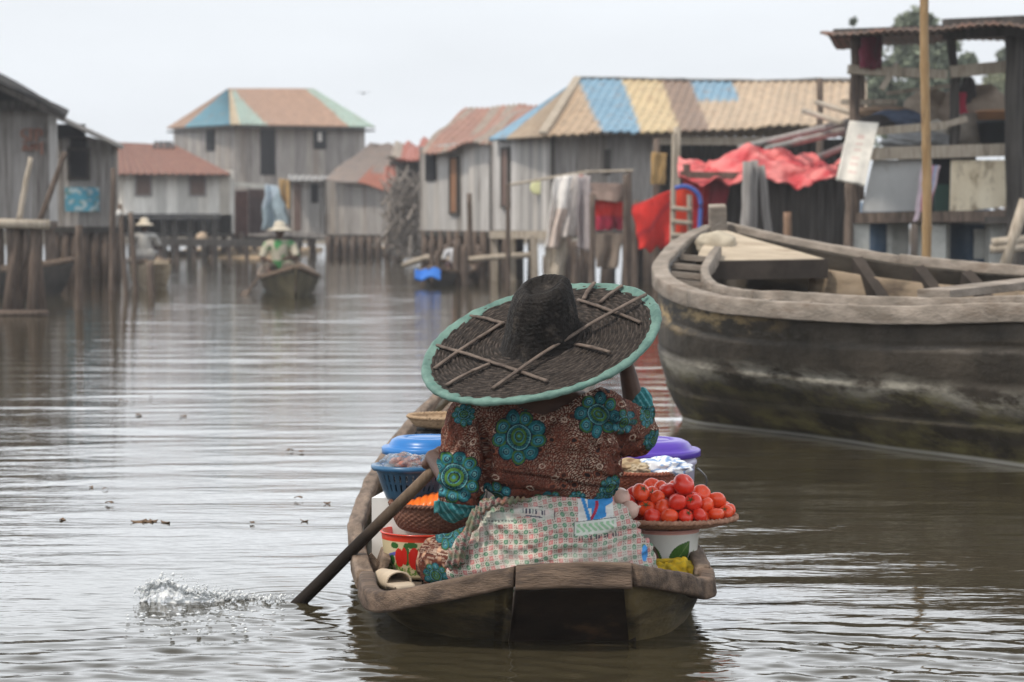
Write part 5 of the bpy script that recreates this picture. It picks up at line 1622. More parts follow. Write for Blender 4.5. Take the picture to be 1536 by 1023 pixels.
stilts([pl(446,71.7), pl(470,71.7), pl(494,71.7), pl(510,71.7)], PZ(353,72), sh, .08)
# ---- grey boathouse with rusty and red roof
gh = thing('stilt_house', P(545, 360, 70), 'grey boarded house with curved eave and rusty roof beside the brush pile', 'house')
A, B_, C_ = pl(490, 71), pl(598, 68), (PX(606, 68)+.6, 74)
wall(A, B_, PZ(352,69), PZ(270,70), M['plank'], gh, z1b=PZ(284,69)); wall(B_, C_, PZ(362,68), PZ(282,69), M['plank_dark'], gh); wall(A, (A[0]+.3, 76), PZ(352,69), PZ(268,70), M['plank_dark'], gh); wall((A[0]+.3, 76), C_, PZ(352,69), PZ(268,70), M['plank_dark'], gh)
mb = MB(); mb.sheet(P(488,268,70.2), P(600,286,67.4), P(612,222,72), P(556,214,73), .2, .02, .03, 8, lambda u, v: (.33,.12,.08) if (v < .5-.25*u and u > .45) or u > .8 else (.25,.21,.19), sag=.12, seed=3.); mb.build('roof', M['roof'], gh)
mb = MB(); mb.sheet(P(556,214,73), P(612,222,72), P(620,262,75), P(545,262,77), .2, .02, .03, 5, lambda u, v: (.25,.21,.19)); mb.build('roof', M['roof'], gh)
deckslab([A, B_, C_, (A[0]+.3, 76)], PZ(354,69), M['plank_dark'], gh)
stilts(line(pl(494,70.8), pl(594,68), 9)+line(pl(500,74), pl(600,73), 7), PZ(355,69), gh, .1)
# shack with red roof scraps and brush
rk = thing('shack', P(612, 330, 62), 'ramshackle shack with scraps of red roof beside the brush pile', 'shack')
A, B_ = pl(588, 64), pl(642, 62)
wall(A, B_, PZ(385,63), PZ(240,63), M['plank_dark'], rk); wall(B_, (B_[0]+.2, 67), PZ(385,63), PZ(240,63), M['plank_dark'], rk); wall(A, (A[0]+.2, 67), PZ(385,63), PZ(240,63), M['plank_dark'], rk)
mb = MB(); mb.sheet(P(578,240,62.5), P(644,238,61), P(644,213,65), P(592,213,66), .2, .02, .04, 6, lambda u, v: (.36,.13,.1) if u > .25 else (.34,.3,.26), sag=.3, seed=8); mb.build('roof', M['roof'], rk)
mb = MB(); mb.sheet(P(575,280,62.2), P(594,280,62.2), P(594,247,62.6), P(577,250,62.6), .2, .02, .04, 4, lambda u, v: (.36,.15,.12)); mb.build('awning', M['roof'], rk)
mb = MB(); mb.bar(P(626,262,61.6), P(640,262,61.6), .08, .9); mb.build('window', M['hole'], rk)
bp = MB(); g = random.Random(3)
for k in range(420):
    x, y_ = g.uniform(582, 634), g.uniform(268, 372); w = 1-abs(x-606)/34+g.uniform(-.2,.2)
    if w < .12: continue
    a = P(x, y_, 60+g.uniform(0, 1.4)); bp.bar(a, a+V((g.uniform(-.35,.35), g.uniform(-.2,.2), g.uniform(-.5,.4))), g.uniform(.03,.09), .02)
bp.build('brush_pile', mat('dry_brush', (.17,.145,.125), (.3,.265,.235), 2, rough=.95), label='tall pile of dry grey brush leaning against the shack', cat='brush pile')
# ---- the grey house with rust roof (left neighbour of the long house)
dh = thing('stilt_house', P(690, 350, 47), 'light grey plank house on stilts with a sagging rust red roof', 'house')
A, B_ = pl(634, 49), pl(740, 46.5); A2, B2 = (A[0]+.9, 54), (B_[0]+.9, 52)
z0 = PZ(346, 48)
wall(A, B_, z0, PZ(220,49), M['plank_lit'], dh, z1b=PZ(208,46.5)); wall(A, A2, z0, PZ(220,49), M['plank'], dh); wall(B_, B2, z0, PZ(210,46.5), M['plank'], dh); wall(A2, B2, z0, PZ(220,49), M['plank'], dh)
opening(A, B_, .06, .20, PZ(270,48), PZ(224,48), M['hole'], dh, 'window'); opening(A, B_, .43, .52, PZ(318,48), PZ(238,48), mat('orange_brown_door', (.22,.11,.06), (.3,.16,.09), 5, (6,6,.7), rough=.8), dh, 'door', frame=M['plank_dark'])
mb = MB(); mb.box(P(738,280,46.3), (.10,.3,1.9)); mb.build('corner_post', M['plank_dark'], dh)
mb = MB(); mb.sheet(P(630,224,48.4), P(748,206,45.8), P(822,157,50), P(698,163,52), .2, .02, .03, 12, lambda u, v: (.36,.21,.17) if noise.noise(V((u*9, v*1.5, 2))) > -.15 else (.33,.28,.24), sag=.22, rag=.15, seed=2.); mb.build('roof', M['roof'], dh)
mb = MB(); mb.sheet(P(698,163,52), P(822,157,50), P(840,215,55), P(690,222,57), .2, .02, .03, 5, lambda u, v: (.33,.2,.16)); mb.build('roof', M['roof'], dh)
deckslab([A, B_, B2, A2], z0, M['plank_dark'], dh)
stilts(line((A[0]+.05, A[1]), B_, 9), z0, dh, .08, M['post']); stilts(line((A[0]+.5, A[1]+2), (B_[0]+.5, B_[1]+2), 9), z0, dh, .1)
mb = MB(); mb.sheet(V((A[0], A[1]+1.2, -.2)), V((B_[0], B_[1]+1.2, -.2)), V((B_[0], B_[1]+1.2, z0)), V((A[0], A[1]+1.2, z0)), .2, .03, .05, rag=.1); mb.build('skirting', M['plank_dark'], dh)
# ---- the long house with blue and tan roof
lh_ = thing('long_house', P(1000, 345, 44), 'long plank house with tan, blue and yellow roof sheets', 'house')
A, B_, C_ = pl(742, 45), pl(828, 42), pl(1290, 42)
A2, C2 = (A[0]+1.2, 50), (C_[0]+.5, 50)
z0 = PZ(346, 43)
wall(A, B_, z0, PZ(203,44), M['plank_lit'], lh_, z1b=PZ(203,42)); wall(B_, pl(985,42), z0, PZ(203,42), M['plank'], lh_); wall(A, A2, z0, PZ(203,44), M['plank'], lh_); wall(A2, C2, z0, PZ(203,44), M['plank_dark'], lh_); wall(C_, C2, z0, PZ(203,44), M['plank_dark'], lh_)  # sunlit left face painted lighter than the shaded front wall
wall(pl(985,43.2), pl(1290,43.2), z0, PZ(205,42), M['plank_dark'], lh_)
opening(A, B_, .17, .27, PZ(308,44), PZ(224,44), M['shutter'], lh_, 'window', frame=M['plank_dark']); opening(B_, pl(985,42), .5, .56, PZ(262,42), PZ(224,42), M['plank_dark'], lh_, 'window')
mb = MB(); mb.box(P(829,275,41.85), (.08,.08,1.62)); mb.build('corner_post', M['plank_dark'], lh_)
E0, E1, E2, T1, T2 = P(733,209,44.8), P(814,204,41.2), P(1300,186,41.2), P(868,119,45), P(1300,122,45.5)
def fcol(u, v):
    q = (814+486*u)*(1-v)+(868+432*u)*v-30*(1-v)
    if q < 873-8*v: return TAN
    if q < 931: return BLU
    if q < 990: return YEL
    if q < 1034: return BRN
    if q < 1096 and v > .62: return BLU
    s = noise.noise(V((math.floor(q/23)*7.7, 1, 0)))
    return tuple(x*(1+.16*s) for x in (.46,.36,.26))
mb = MB(); mb.sheet(E1, E2, T2, T1, .16, .016, .03, 14, fcol, sag=.05, rag=.16, per=8, seed=5.); mb.build('roof', M['roof'], lh_)
mb = MB(); mb.sheet(E0, E1, T1, T1, .16, .016, .03, 10, lambda u, v: BLU if u < .34 else (.36,.29,.22)); mb.build('roof', M['roof'], lh_)
mb = MB(); mb.sheet(T1, T2, P(1300,204,51), P(830,204,51), .2, .02, .03, 5, lambda u, v: TAN); mb.build('roof', M['roof'], lh_)
mb = MB(); rail(mb, [T1+V((-.05,-.02,.03)), T1.lerp(T2, .5)+V((0,-.02,.0)), T2+V((0,-.02,.03))], .16, .05, .3, n=40, jit=.02); mb.build('ridge_cap', M['grey_roof'], lh_)
mb = MB(); mb.bar(T1+V((-.02,-.06,.03)), E1+V((0,-.05,.05)), .14, .05); mb.build('ridge_cap', M['post_pale'], lh_)
mb = MB(); mb.bar(P(985,211,41.6), P(1170,212,41.6), .08, .14); mb.build('eave_beam', M['post_pale'], lh_)
for k, px in enumerate((742, 768, 800, 826)):
    mb = MB(); q = P(px, 352, 42.6 if px > 770 else 44.3); mb.bar((q.x+(.02*k), q.y-.3, -.4), (q.x, q.y-.3, q.z), .13, .13, up=V((0,1,0))); mb.build('stilt', M['post_pale'], lh_)
mb = MB(); mb.bar(P(738,352,44.0), P(832,352,41.7), .12, .14); mb.build('floor_beam', M['post_pale'], lh_)
stilts(line(pl(850,42), pl(1280,42), 15)+line(pl(760,46), pl(1270,46), 14), z0, lh_, .1)
deckslab([A, B_, C_, C2, A2], z0, M['plank_dark'], lh_)
MB().lathe([(0,-.02),(.12,-.02),(.13,0),(.10,.02),(0,.025)], P(806,281,42.6), 24, rot=Matrix.Rotation(R(90), 3, 'X'), col=(.75,.75,.42)).build('wall_plate', M['enamel'], label='small pale yellow disc fixed on the long house wall', cat='plate')
# posts, laundry line and laundry before the long house
def post(px0, py0, px1, py1, d, r, label, mt=None, cat='post', name='wooden_post', group=None, jit=.05, seg=10):
    a, b = P(px0, py0, d), P(px1, py1, d); mb = MB()
    pts = [a.lerp(b, t)+V((.25*r*noise.noise(V((t*4, px0, 1))), 0, 0)) for t in np.linspace(0, 1, 9)]
    mb.tube(pts, [r*(1.1-.2*t) for t in np.linspace(0, 1, 9)], seg, jit)
    return mb.build(name, mt or M['post'], smooth=True, label=label, cat=cat, group=group)
def wpost(px0, px1, py1, d, r, label, **k):
    """post standing in the water"""
    py0 = 325+(CAM_H+.3)*FPX/d
    return post(px0, py0, px1, py1, d, r, label, **k)
ln = thing('clothes_line', P(880, 262, 39), 'thin rail of laundry in front of the long house', 'clothes line')
mb = MB(); mb.tube([P(760,278,39.5), P(830,266,39), P(880,258,38.8), P(950,256,38.8)], .022, 8, .05); mb.build('rail', M['post_pale'], ln)
for px in (762, 872, 944): mb = MB(); mb.tube([P(px, 450, 39), P(px, 256 if px > 800 else 276, 39)], .04, 8, .05); mb.build('post', M['post'], ln)
hung('laundry', (P(832,266,38.6), P(858,263,38.6), P(838,372,38.6), P(816,372,38.6)), 'bright white laundry at the left end of the line', 'laundry', lambda u, v: (.74,.71,.68) if v < .45 or u < .4 else (.6,.5,.44), .14, 7, seed=2.)
hung('laundry', (P(856,263,38.7), P(880,261,38.7), P(872,352,38.7), P(842,356,38.7)), 'long off white garment with pinkish stains on the line', 'laundry', lambda u, v: (.55,.5,.47) if abs(u-.6-.3*v) > .12 else (.55,.3,.26), .16, 6, seed=5.)
hung('laundry', (P(866,266,38.5), P(886,264,38.5), P(888,376,38.5), P(866,372,38.5)), 'greyish mauve cloth at the right end of the laundry', 'laundry', lambda u, v: (.36,.32,.32), .12, 5, seed=8.)
hung('laundry', (P(818,352,38.8), P(852,350,38.8), P(845,412,38.8), P(816,425,38.8)), 'dull beige cloth trailing below the white laundry', 'laundry', lambda u, v: (.36,.31,.25), .14, 6, seed=9.)
RED = (.52,.022,.016)
hung('red_cloth', (P(887,296,38), P(936,300,38), P(934,344,38), P(885,346,38)), 'red cloth sheet hung under the brown mat', 'cloth', lambda u, v: RED if v < .55 else (.36,.02,.05), .10, 8, seed=3.)
hung('brown_mat', (P(887,274,37.9), P(936,276,37.9), P(938,304,37.9), P(886,300,37.9)), 'brown mat hung above the red cloth sheet', 'mat', lambda u, v: (.26,.19,.16), .08, 5, seed=4.)
hung('red_cloth', (P(950,308,37.4), P(1010,284,37.2), P(1012,372,37.2), P(958,374,37.4)), 'large red cloth sagging between posts beside the ladder', 'cloth', lambda u, v: RED if (v*2+u) % 1.3 > .2 else (.35,.015,.02), .2, 5, seed=6.)
hung('sacking', (P(890,350,37.8), P(935,350,37.8), P(925,402,37.8), P(895,402,37.8)), 'brown sacking hanging beneath the red cloth', 'sacking', lambda u, v: (.19,.15,.12), .1, 5, seed=7.)
for k, (px, t) in enumerate(((940,262), (952,300), (888,290), (1012,190), (985,208))):
    wpost(px, px+(-2, 2, 1, 4, 0)[k], t, 37.8-.3*(k == 3), .05 if k < 3 else .06, ('grey post at the right end of the laundry rail', 'short grey post left of the big red cloth', 'thin post left of the brown mat', 'tall grey pole in front of the long house eave', 'porch post at the right end of the grey plank wall')[k], mt=M['post_pale'] if k == 3 else M['post'])
wpost(706, 704, 290, 45, .05, 'thin dark pole standing before the light grey house')
# log rail and person crouching by the canoe
lr = MB(); lr.tube([P(605,398,43.5), P(640,386,43.2), P(690,391,43), P(740,386,42.8), P(800,382,42.4)], .055, 10, .08); lr.build('log_rail', M['post_pale'], smooth=True, label='long crooked pale log laid level in front of the stilts', cat='log')
def person_small(base, s, shirt, label, hatc=None, seated=True, face=-1, wrap=(.2,.15,.1), arms=None):
    root = thing('person', base, label, 'person'); B = V(base)
    def q(x, y, z): return B+V((x, y*face, z))*s
    arms = arms or ((q(-.22,.02,.52), q(-.30,.12,.30), q(-.16,.30,.26)), (q(.22,.02,.52), q(.30,.14,.32), q(.14,.32,.30)))
    cp = [(q(-.10,0,.12), q(.10,0,.12), .125*s, .125*s), (q(0,0,.14), q(0,.02,.48), .125*s, .125*s), (q(-.15,.0,.53), q(.15,.0,.53), .07*s, .07*s), (q(0,.0,.55), q(0,.02,.66), .05*s, .05*s),
          (q(0,.025,.755), (.075*s,.092*s,.11*s), None), (q(0,.115,.74), q(0,.125,.725), .012*s, .015*s), (q(-.02,.10,.685), q(.02,.10,.685), .012*s, .012*s)]
    for sg in (-1, 1): cp += [(q(sg*.075,.02,.76), q(sg*.078,.02,.73), .012*s, .011*s), (q(sg*.1,0,.12), q(sg*.18,.40,.16), .09*s, .06*s), (q(sg*.18,.40,.16), q(sg*.10,.62,.0), .055*s, .035*s), (q(sg*.10,.62,.0), q(sg*.12,.74,-.02), .035*s, .025*s)]
    for (a, b, c) in arms:
        cp += [(a, b, .048*s, .038*s), (b, c, .036*s, .026*s)]; d = (c-b).normalized()
        cp += [(c, c+d*.05*s, .030*s, .026*s)]
        for k in range(4): cp.append((c+d*.05*s+V((.016*(k-1.5)*s, 0, 0)), c+d*(.10-.008*abs(k-1.5))*s+V((.016*(k-1.5)*s, 0, -.02*s)), .010*s, .008*s))
        cp.append((c+d*.02*s+V((.03*s, 0, 0)), c+d*.06*s+V((.045*s, 0, 0)), .012*s, .009*s))
    link(blob(cp, .010*s, 3), 'body', M['skin'], root)
    tc = [(q(-.10,0,.15), q(.10,0,.15), .145*s, .145*s), (q(0,0,.16), q(0,.02,.48), .15*s, .15*s), (q(-.15,.0,.53), q(.15,.0,.53), .085*s, .085*s)]
    for (a, b, c) in arms: tc.append((a, a.lerp(b, .8), .07*s, .065*s))
    tm = blob(tc, .014*s, 4); p = coords(tm); n = vnoise(p, 9., 3.); setcol(tm, mixc(np.tile(np.array(shirt[0]), (len(p), 1)), shirt[1], np.clip(n*3+.2, 0, 1))); link(tm, 'shirt', M['fabric'], root)
    lg = [(q(-.1,0,.12), q(-.18,.40,.16), .105*s, .075*s), (q(.1,0,.12), q(.18,.40,.16), .105*s, .075*s), (q(-.1,0,.10), q(.1,0,.10), .14*s, .14*s)]
    tm = blob(lg, .014*s, 4); setcol(tm, np.tile(np.array(wrap), (len(tm.vertices), 1))); link(tm, 'trousers', M['fabric'], root)
    for sg in (-1, 1): e = MB(); e.ball(q(sg*.03,.105,.77), .012*s, 2); e.build('eye', plain('eye_white', (.6,.58,.55), rough=.2), root)
    if hatc:
        h = MB(); h.lathe([(.21*s,-.035*s),(.19*s,-.015*s),(.11*s,.02*s),(.10*s,.06*s),(.075*s,.12*s),(0,.135*s),(0,.125*s),(.07*s,.11*s),(.09*s,.05*s),(.10*s,.012*s),(.19*s,-.022*s),(.21*s,-.04*s)], q(0,.02,.80), 28, col=hatc); h.build('hat', M['fabric'], root, smooth=True)
    else:
        h = MB(); h.ball(q(0,-.012,.785), .09*s, 3, (.92,1,1.02), .1, 4); h.build('hair', M['hair'], root)
    return root
person_small((PX(420,37.6), 37.6, .26), .92, ((.42,.38,.30), (.06,.22,.08)), 'person in straw hat and green scarf paddling the oncoming olive canoe', hatc=lambda t, r, z: (.52,.47,.38), wrap=(.12,.10,.08))
pd = thing('paddle', P(400,410,36.5), 'thin paddle held at the left of the oncoming canoe', 'paddle')
mb = MB(); a, b = P(404,398,36.9), P(372,436,36.4); mb.tube([a, b], .02, 8); mb.build('shaft', M['post'], pd)
mb = MB(); mb.bar(b, b+(b-a).normalized()*.35, .14, .03, w2=.08); mb.build('blade', M['post'], pd)
person_small((PX(682,42.6), 42.6, .22), .66, ((.40,.41,.42), (.5,.5,.52)), 'person in a pale grey shirt sitting in the small dark canoe', wrap=(.08,.05,.06))
b = MB(); b.grid(lambda u, v: P(622+38*u, 405+3*math.sin(u*7)+(14*v if v > .3 else 0), 40.9-.9*v+.1*math.sin(u*5)), 24, 12, .03, lambda u, v: (.03,.16,.55)); b.build('blue_cloth', M['fabric'], smooth=True, label='bright blue cloth draped over the bow of the small canoe', cat='cloth')
person_small((PX(217,41.3), 41.3, .42), .8, ((.46,.45,.43), (.36,.35,.33)), 'person in grey with a pale straw hat standing in the tan canoe', hatc=lambda t, r, z: (.62,.55,.44), face=1, wrap=(.25,.24,.24))
MB().ball(P(303,357,65.5), .16, 3, (1,.8,1), .2, 2, col=(.45,.34,.24)).build('sack', M['fabric'], smooth=True, label='tan sack on the far plank walkway', cat='sack')

# ---- red awning stall between long house and shack
stall = thing('stall', P(1160, 330, 33), 'dark boarded stall under a crumpled pink red tarpaulin', 'stall')
wall(pl(1085,33.5), pl(1275,33.5), PZ(400,33), PZ(262,33), M['plank_dark'], stall, name='back_wall', pitch=.14); wall(pl(1130,32), pl(1272,32), PZ(400,32), PZ(274,32), M['plank_dark'], stall, name='front_fence', pitch=.12, rag=.1)
for px in (1030, 1128, 1262):
    mb = MB(); mb.tube([P(px, 455, 32.1), P(px, 246, 32.1)], .05, 9, .05); mb.build('post', M['post'], stall)
mb = MB(); mb.bar(P(1020,262,31.6), P(1120,264,31.6), .07, .09); mb.build('beam', M['post'], stall)
deckslab([pl(1020,32), pl(1275,32), pl(1275,34.5), pl(1020,34.5)], PZ(382,32), M['plank_dark'], stall)
tp = MB()
def tarp(u, v):
    px = 1018+245*u; yt = 235-14*math.exp(-((u-.42)/.13)**2)-10*math.exp(-((u-.62)/.1)**2)-8*math.exp(-((u-.85)/.07)**2)+6*math.sin(u*9)
    yb_ = 262+9*math.exp(-((u-.36)/.1)**2)+4*math.sin(u*11)+(6 if u > .5 else 0)
    d = 33.6-2.4*v
    p = P(px, yt+(yb_-yt)*v, d)
    n = noise.noise(V((u*7, v*2, 1)))+.35*noise.noise(V((u*21+v*8, v*4-u*3, 4)))+.8*abs(noise.noise(V((u*7-v*3, v*2+u*4, 8))))
    rg = abs(noise.noise(V((u*5-v*2.2, v*1.5+u*2, 21))))+.6*abs(noise.noise(V((u*9+v*3, v*2, 33))))
    return p+V((0, .16*n+.3*rg, .06*n-.17*rg))
tp.grid(tarp, 180, 44, .02, lambda u, v: tuple(a+(b-a)*min(1, max(0, .5+1.6*noise.noise(V((u*9, v*4, 3))))) for a, b in zip((.50,.06,.07), (.70,.22,.21)))); tp.build('tarpaulin', M['fabric'], stall, smooth=True)  # pink and dark red patches paint in fold highlights and shade
hung('red_curtain', (P(1026,266,31.9), P(1098,266,31.9), P(1080,350,31.9), P(1030,352,31.9)), 'dark red curtain hanging under the tarpaulin behind the blue pipe', 'curtain', lambda u, v: (.42,.02,.03) if u < .55 else (.26,.03,.045), .12, 9, seed=11.)
hung('red_curtain', (P(1008,282,31.4), P(1040,284,31.4), P(1040,350,31.4), P(1008,350,31.4)), 'bright orange red sheet right behind the ladder', 'curtain', lambda u, v: (.62,.05,.02), .06, 5, seed=12.)
hung('tan_cloth', (P(978,228,36.5), P(1000,230,36.5), P(998,276,36.5), P(976,276,36.5)), 'ochre cloth hung in the porch of the long house', 'cloth', lambda u, v: (.38,.24,.10), .08, 4, seed=13.)
ld = thing('ladder', P(1022, 350, 30.8), 'rough pale ladder leaning before the red sheet', 'ladder')
for (x0, x1) in ((1008, 1012), (1036, 1034)): mb = MB(); mb.tube([P(x0,400,30.8), P(x1,292 if x0 > 1020 else 200,30.8)], .035, 8, .06); mb.build('rail', M['post_pale'], ld)
for y in (312, 332, 352, 372): mb = MB(); mb.tube([P(1007,y,30.75), P(1038,y+3,30.75)], .03, 8, .06); mb.build('rung', M['post_pale'], ld)
bp_ = MB(); bp_.tube(spline([P(1012,282,30.5), P(1030,280,30.5), P(1046,290,30.5), P(1051,305,30.5), P(1050,332,30.5), P(1049,352,30.5)], 30), .029, 12, col=(.045,.10,.38)); bp_.build('blue_pipe', M['plastic'], smooth=True, label='bent blue plastic pipe beside the ladder', cat='pipe')
for k, (x0, x1, y1, lab) in enumerate(((1118,1122,242,'grey stake standing left of the forked stakes by the stall'), (1128,1132,240,'pair stake leaning to the right before the dark fence'), (1160,1142,248,'stake slanting left across the dark fence'))):
    post(x0, 420, x1, y1, 30.4+.1*k, .075 if k == 0 else .05, lab, mt=M['plank'])
post(1182, 420, 1181, 318, 30, .055, 'short brown post beyond the far gunwale of the cargo boat', mt=mat('brown_post', (.2,.12,.08), (.28,.18,.12), 5, rough=.85))
# poles crossing under the long roof
for k, (x0, y0, x1, y1) in enumerate(((1110,222,1276,182), (1150,224,1290,190), (1220,240,1280,214))):
    a, b = P(x0, y0, 35), P(x1, y1, 31); mb = MB(); mb.tube([a, b], .05, 8, .05); mb.build('roof_pole', M['plank'], smooth=True, label=('longest slanting pole under the tan roof', 'second slanting pole under the tan roof edge', 'short low pole slanting behind the white sack')[k], cat='pole')
post(1230, 250, 1230, 117, 36, .05, 'thin grey mast rising before the tan roof', mt=M['post'])
for k, (x0, y0, x1, y1) in enumerate(((1226,154,1280,170), (1206,166,1262,184))):
    mb = MB(); mb.tube([P(x0,y0,34), P(x1,y1,30)], .04, 8, .05); mb.build('roof_pole', M['post_pale'], smooth=True, label=('upper short pole leaning on the mast', 'lower short pole below the mast crossing')[k], cat='pole')

# ---- open shack on pillars, right
def shack():
    d = 27.0
    root = thing('open_shack', P(1400, 330, d), 'open roofed shack with a rusty sheet roof standing on concrete pillars', 'shack')
    def bar(x0, y0, x1, y1, w, h, mt, name, dd=0., dd2=None): mb = MB(); mb.bar(P(x0, y0, d+dd), P(x1, y1, d+(dd if dd2 is None else dd2)), w, h); return mb.build(name, mt, root)
    def pole(x0, y0, x1, y1, r, mt, name='post', dd=0.):
        mb = MB(); a, b = P(x0, y0, d+dd), P(x1, y1, d+dd)
        mb.tube([a.lerp(b, t)+V((.4*r*noise.noise(V((t*5, x0, 3))), 0, .4*r*noise.noise(V((t*5, y0, 6))))) for t in np.linspace(0, 1, 10)], r, 9, .08); mb.build(name, mt, root, smooth=True)
    # floor
    deckslab([pl(1272, d), pl(1600, d-.6), pl(1600, d+3.2), pl(1290, d+3.2)], PZ(325, d), M['plank_dark'], root, th=.08)
    bar(1272, 327, 1600, 322, .14, .12, M['post'], 'floor_beam', -.15, -.4)
    bar(1268, 232, 1530, 224, .13, .14, M['post_pale'], 'rail', -.1); bar(1300, 198, 1420, 188, .09, .09, M['post_pale'], 'rail', -.1); bar(1400, 192, 1450, 178, .08, .07, M['post_pale'], 'rail', -.08)
    bar(1272, 104, 1420, 112, .11, .10, M['post_pale'], 'rail', -.1); bar(1425, 108, 1520, 99, .11, .13, M['post_pale'], 'rail', -.1); bar(1262, 153, 1345, 153, .08, .06, M['post_pale'], 'rail', 1.)
    bar(1330, 140, 1430, 128, .05, .04, M['post_pale'], 'rail', 1.)
    bar(1322, 134, 1346, 96, .06, .06, M['post_pale'], 'brace', -.12)
    # posts
    pole(1281, 460, 1283, 50, .062, M['post']); pole(1525, 480, 1518, 36, .10, M['plank_dark'], dd=-.4); pole(1540, 470, 1534, 40, .045, M['plank_dark'], dd=.3); pole(1432, 225, 1432, 120, .055, M['plank_dark']); pole(1434, 125, 1424, 42, .05, M['plank_dark'])
    pole(1290, 300, 1292, 60, .05, M['post'], dd=3.); pole(1270, 480, 1276, 262, .055, M['post'], dd=-.2)
    # roof
    def rf(u, v): return (.22,.165,.14) if noise.noise(V((u*12, v*4, 2))) > -.1 else (.27,.17,.135)
    mb = MB(); mb.sheet(P(1230,46,d-1.0), P(1640,24,d-1.4), P(1640,50,d+3), P(1262,72,d+3), .09, .010, .03, 8, rf, sag=.10, rag=.16, seed=6.); mb.build('roof', M['roof'], root)
    bar(1250, 50, 1420, 44, .08, .09, M['plank_dark'], 'roof_beam', -.5); bar(1415, 44, 1640, 34, .14, .22, M['plank_dark'], 'roof_beam', -.5)
    # lower wall: grey sheet, gap, plywood
    mb = MB(); mb.sheet(P(1292,318,d), P(1396,316,d), P(1398,240,d), P(1310,240,d), .6, .015, .03); mb.build('metal_panel', M['grey_sheet'], root)
    mb = MB(); mb.box(P(1405,276,d+.9), (.9,.05,.7)); mb.build('dark_opening', M['hole'], root)
    mb = MB(); mb.add([P(1424,320,d-.06), P(1520,308,d-.1), P(1518,240,d-.1), P(1426,240,d-.06), P(1424,320,d-.02), P(1520,308,d-.06), P(1518,240,d-.06), P(1426,240,d-.02)], [(0,1,2,3),(7,6,5,4),(0,4,5,1),(1,5,6,2),(2,6,7,3),(3,7,4,0)]); mb.build('plywood_panel', M['ply'], root)
    # pillars
    for (x, w, k) in ((1286, 30, 0), (1347, 28, 1), (1398, 34, 0), (1412, 22, 1), (1494, 26, 0), (1560, 30, 1)):
        mb = MB(); q = P(x, 334, d-.05 if k == 0 else d+.5); s = w*d/FPX
        mb.box((q.x, q.y, (q.z-.5)/2), (s, s, q.z+.5), Matrix.Rotation(R(8), 3, 'Z')); mb.build('pillar', M['concrete'], root, bevel=.012)
M['grey_sheet'] = mat('dull_grey_sheet', (.42,.425,.42), (.54,.545,.54), 1.2, rough=.55, spots=(.22,.2,.18), sscale=2)
M['ply'] = mat('stained_plywood', (.60,.5,.35), (.80,.71,.54), 1.4, (2,1,1), rough=.8, spots=(.16,.10,.05), sscale=3.6, slo=.5, shi=.7)
shack()
dS = 27.0
hung('sack_cloth', (P(1274,182,dS-.6), P(1318,186,dS-.6), P(1296,280,dS-.7), P(1254,270,dS-.7)), 'white sack with faint red print hung on the corner of the open shack', 'sack', lambda u, v: (.74,.70,.63) if not (abs(u-.5) < .12 and int(v*26) % 3 == 0 and .15 < v < .85) else (.66,.5,.45), .03, 4, th=.05, seed=3.)
hung('maroon_cloth', (P(1291,54,dS-.2), P(1322,54,dS-.2), P(1320,104,dS-.2), P(1292,102,dS-.2)), 'maroon garment hanging from the shack roof beam', 'laundry', lambda u, v: (.17,.025,.05) if u < .75 else (.08,.02,.03), .08, 9, seed=5.)
hung('striped_towel', (P(1384,248,dS-.25), P(1410,248,dS-.25), P(1398,308,dS-.25), P(1370,334,dS-.25)), 'pale pink and blue striped towel hung by the dark doorway', 'towel', lambda u, v: ((.55,.45,.5), (.5,.2,.25), (.35,.4,.55))[int(u*7) % 3], .06, 5, seed=6.)
gd = MB(); gd.box(P(1412,300,dS+.1), (.16,.1,.35)); gd.build('green_crate', mat('dark_green_plastic', (.02,.06,.045), rough=.5), label='dark green crate in the doorway of the open shack', cat='crate')
def sackf(x, y, r, sc, c, lab, name='sack', cat='sack', dd=.6, bump=.25, seed=1):
    mb = MB(); mb.ball(P(x, y, dS+dd), r, 4, sc, bump, 2., col=c, seed=seed); mb.build(name, M['fabric'], smooth=True, label=lab, cat=cat)
sackf(1378, 210, .26, (1.5,1,.38), (.36,.37,.38), 'flat grey bundle lying on the shack deck rail', 'bundle', 'bundle', .5, .3, 2)
sackf(1402, 205, .17, (1,.9,1.1), (.45,.42,.37), 'small pale sack beside the middle post', dd=.7, seed=4)
sackf(1462, 162, .38, (1.1,.8,.72), (.30,.24,.19), 'big brown sack heap behind the middle post', dd=1.4, seed=6)
sackf(1466, 198, .30, (1.1,.8,.8), (.24,.21,.18), 'greyish sack left of the black tub', dd=.7, seed=9)
sackf(1395, 165, .28, (1,.8,.9), (.34,.28,.22), 'tan sack just right of the bamboo pole', dd=1.6, seed=12)
sackf(1450, 142, .13, (.8,.8,1.5), (.05,.045,.045), 'dark rag on top of the sack heap', 'rag', 'rag', 1.2, .4, 15)
sackf(1345, 178, .2, (1.5,.8,.5), (.10,.13,.2), 'dark blue bundle on the shack deck', 'bundle', 'bundle', 1.2, .3, 17)
sackf(1306, 186, .2, (1.4,.8,.5), (.045,.04,.04), 'black bundle behind the white sack', 'bundle', 'bundle', 1.0, .3, 19)
sackf(1325, 168, .24, (1.6,.8,.3), (.36,.25,.17), 'rust tan mat rolled behind the upper rail', 'mat', 'mat', 1.6, .2, 21)
rr_ = MB(); rr_.tube(spline([P(1444,140,dS+.85), P(1443,160,dS+.8), P(1450,174,dS+.8), P(1470,178,dS+.8)], 16), .045, 8, .1, col=(.35,.03,.06)); rr_.build('red_strap', M['fabric'], smooth=True, label='red strip of cloth curling over the sack heap', cat='strap')
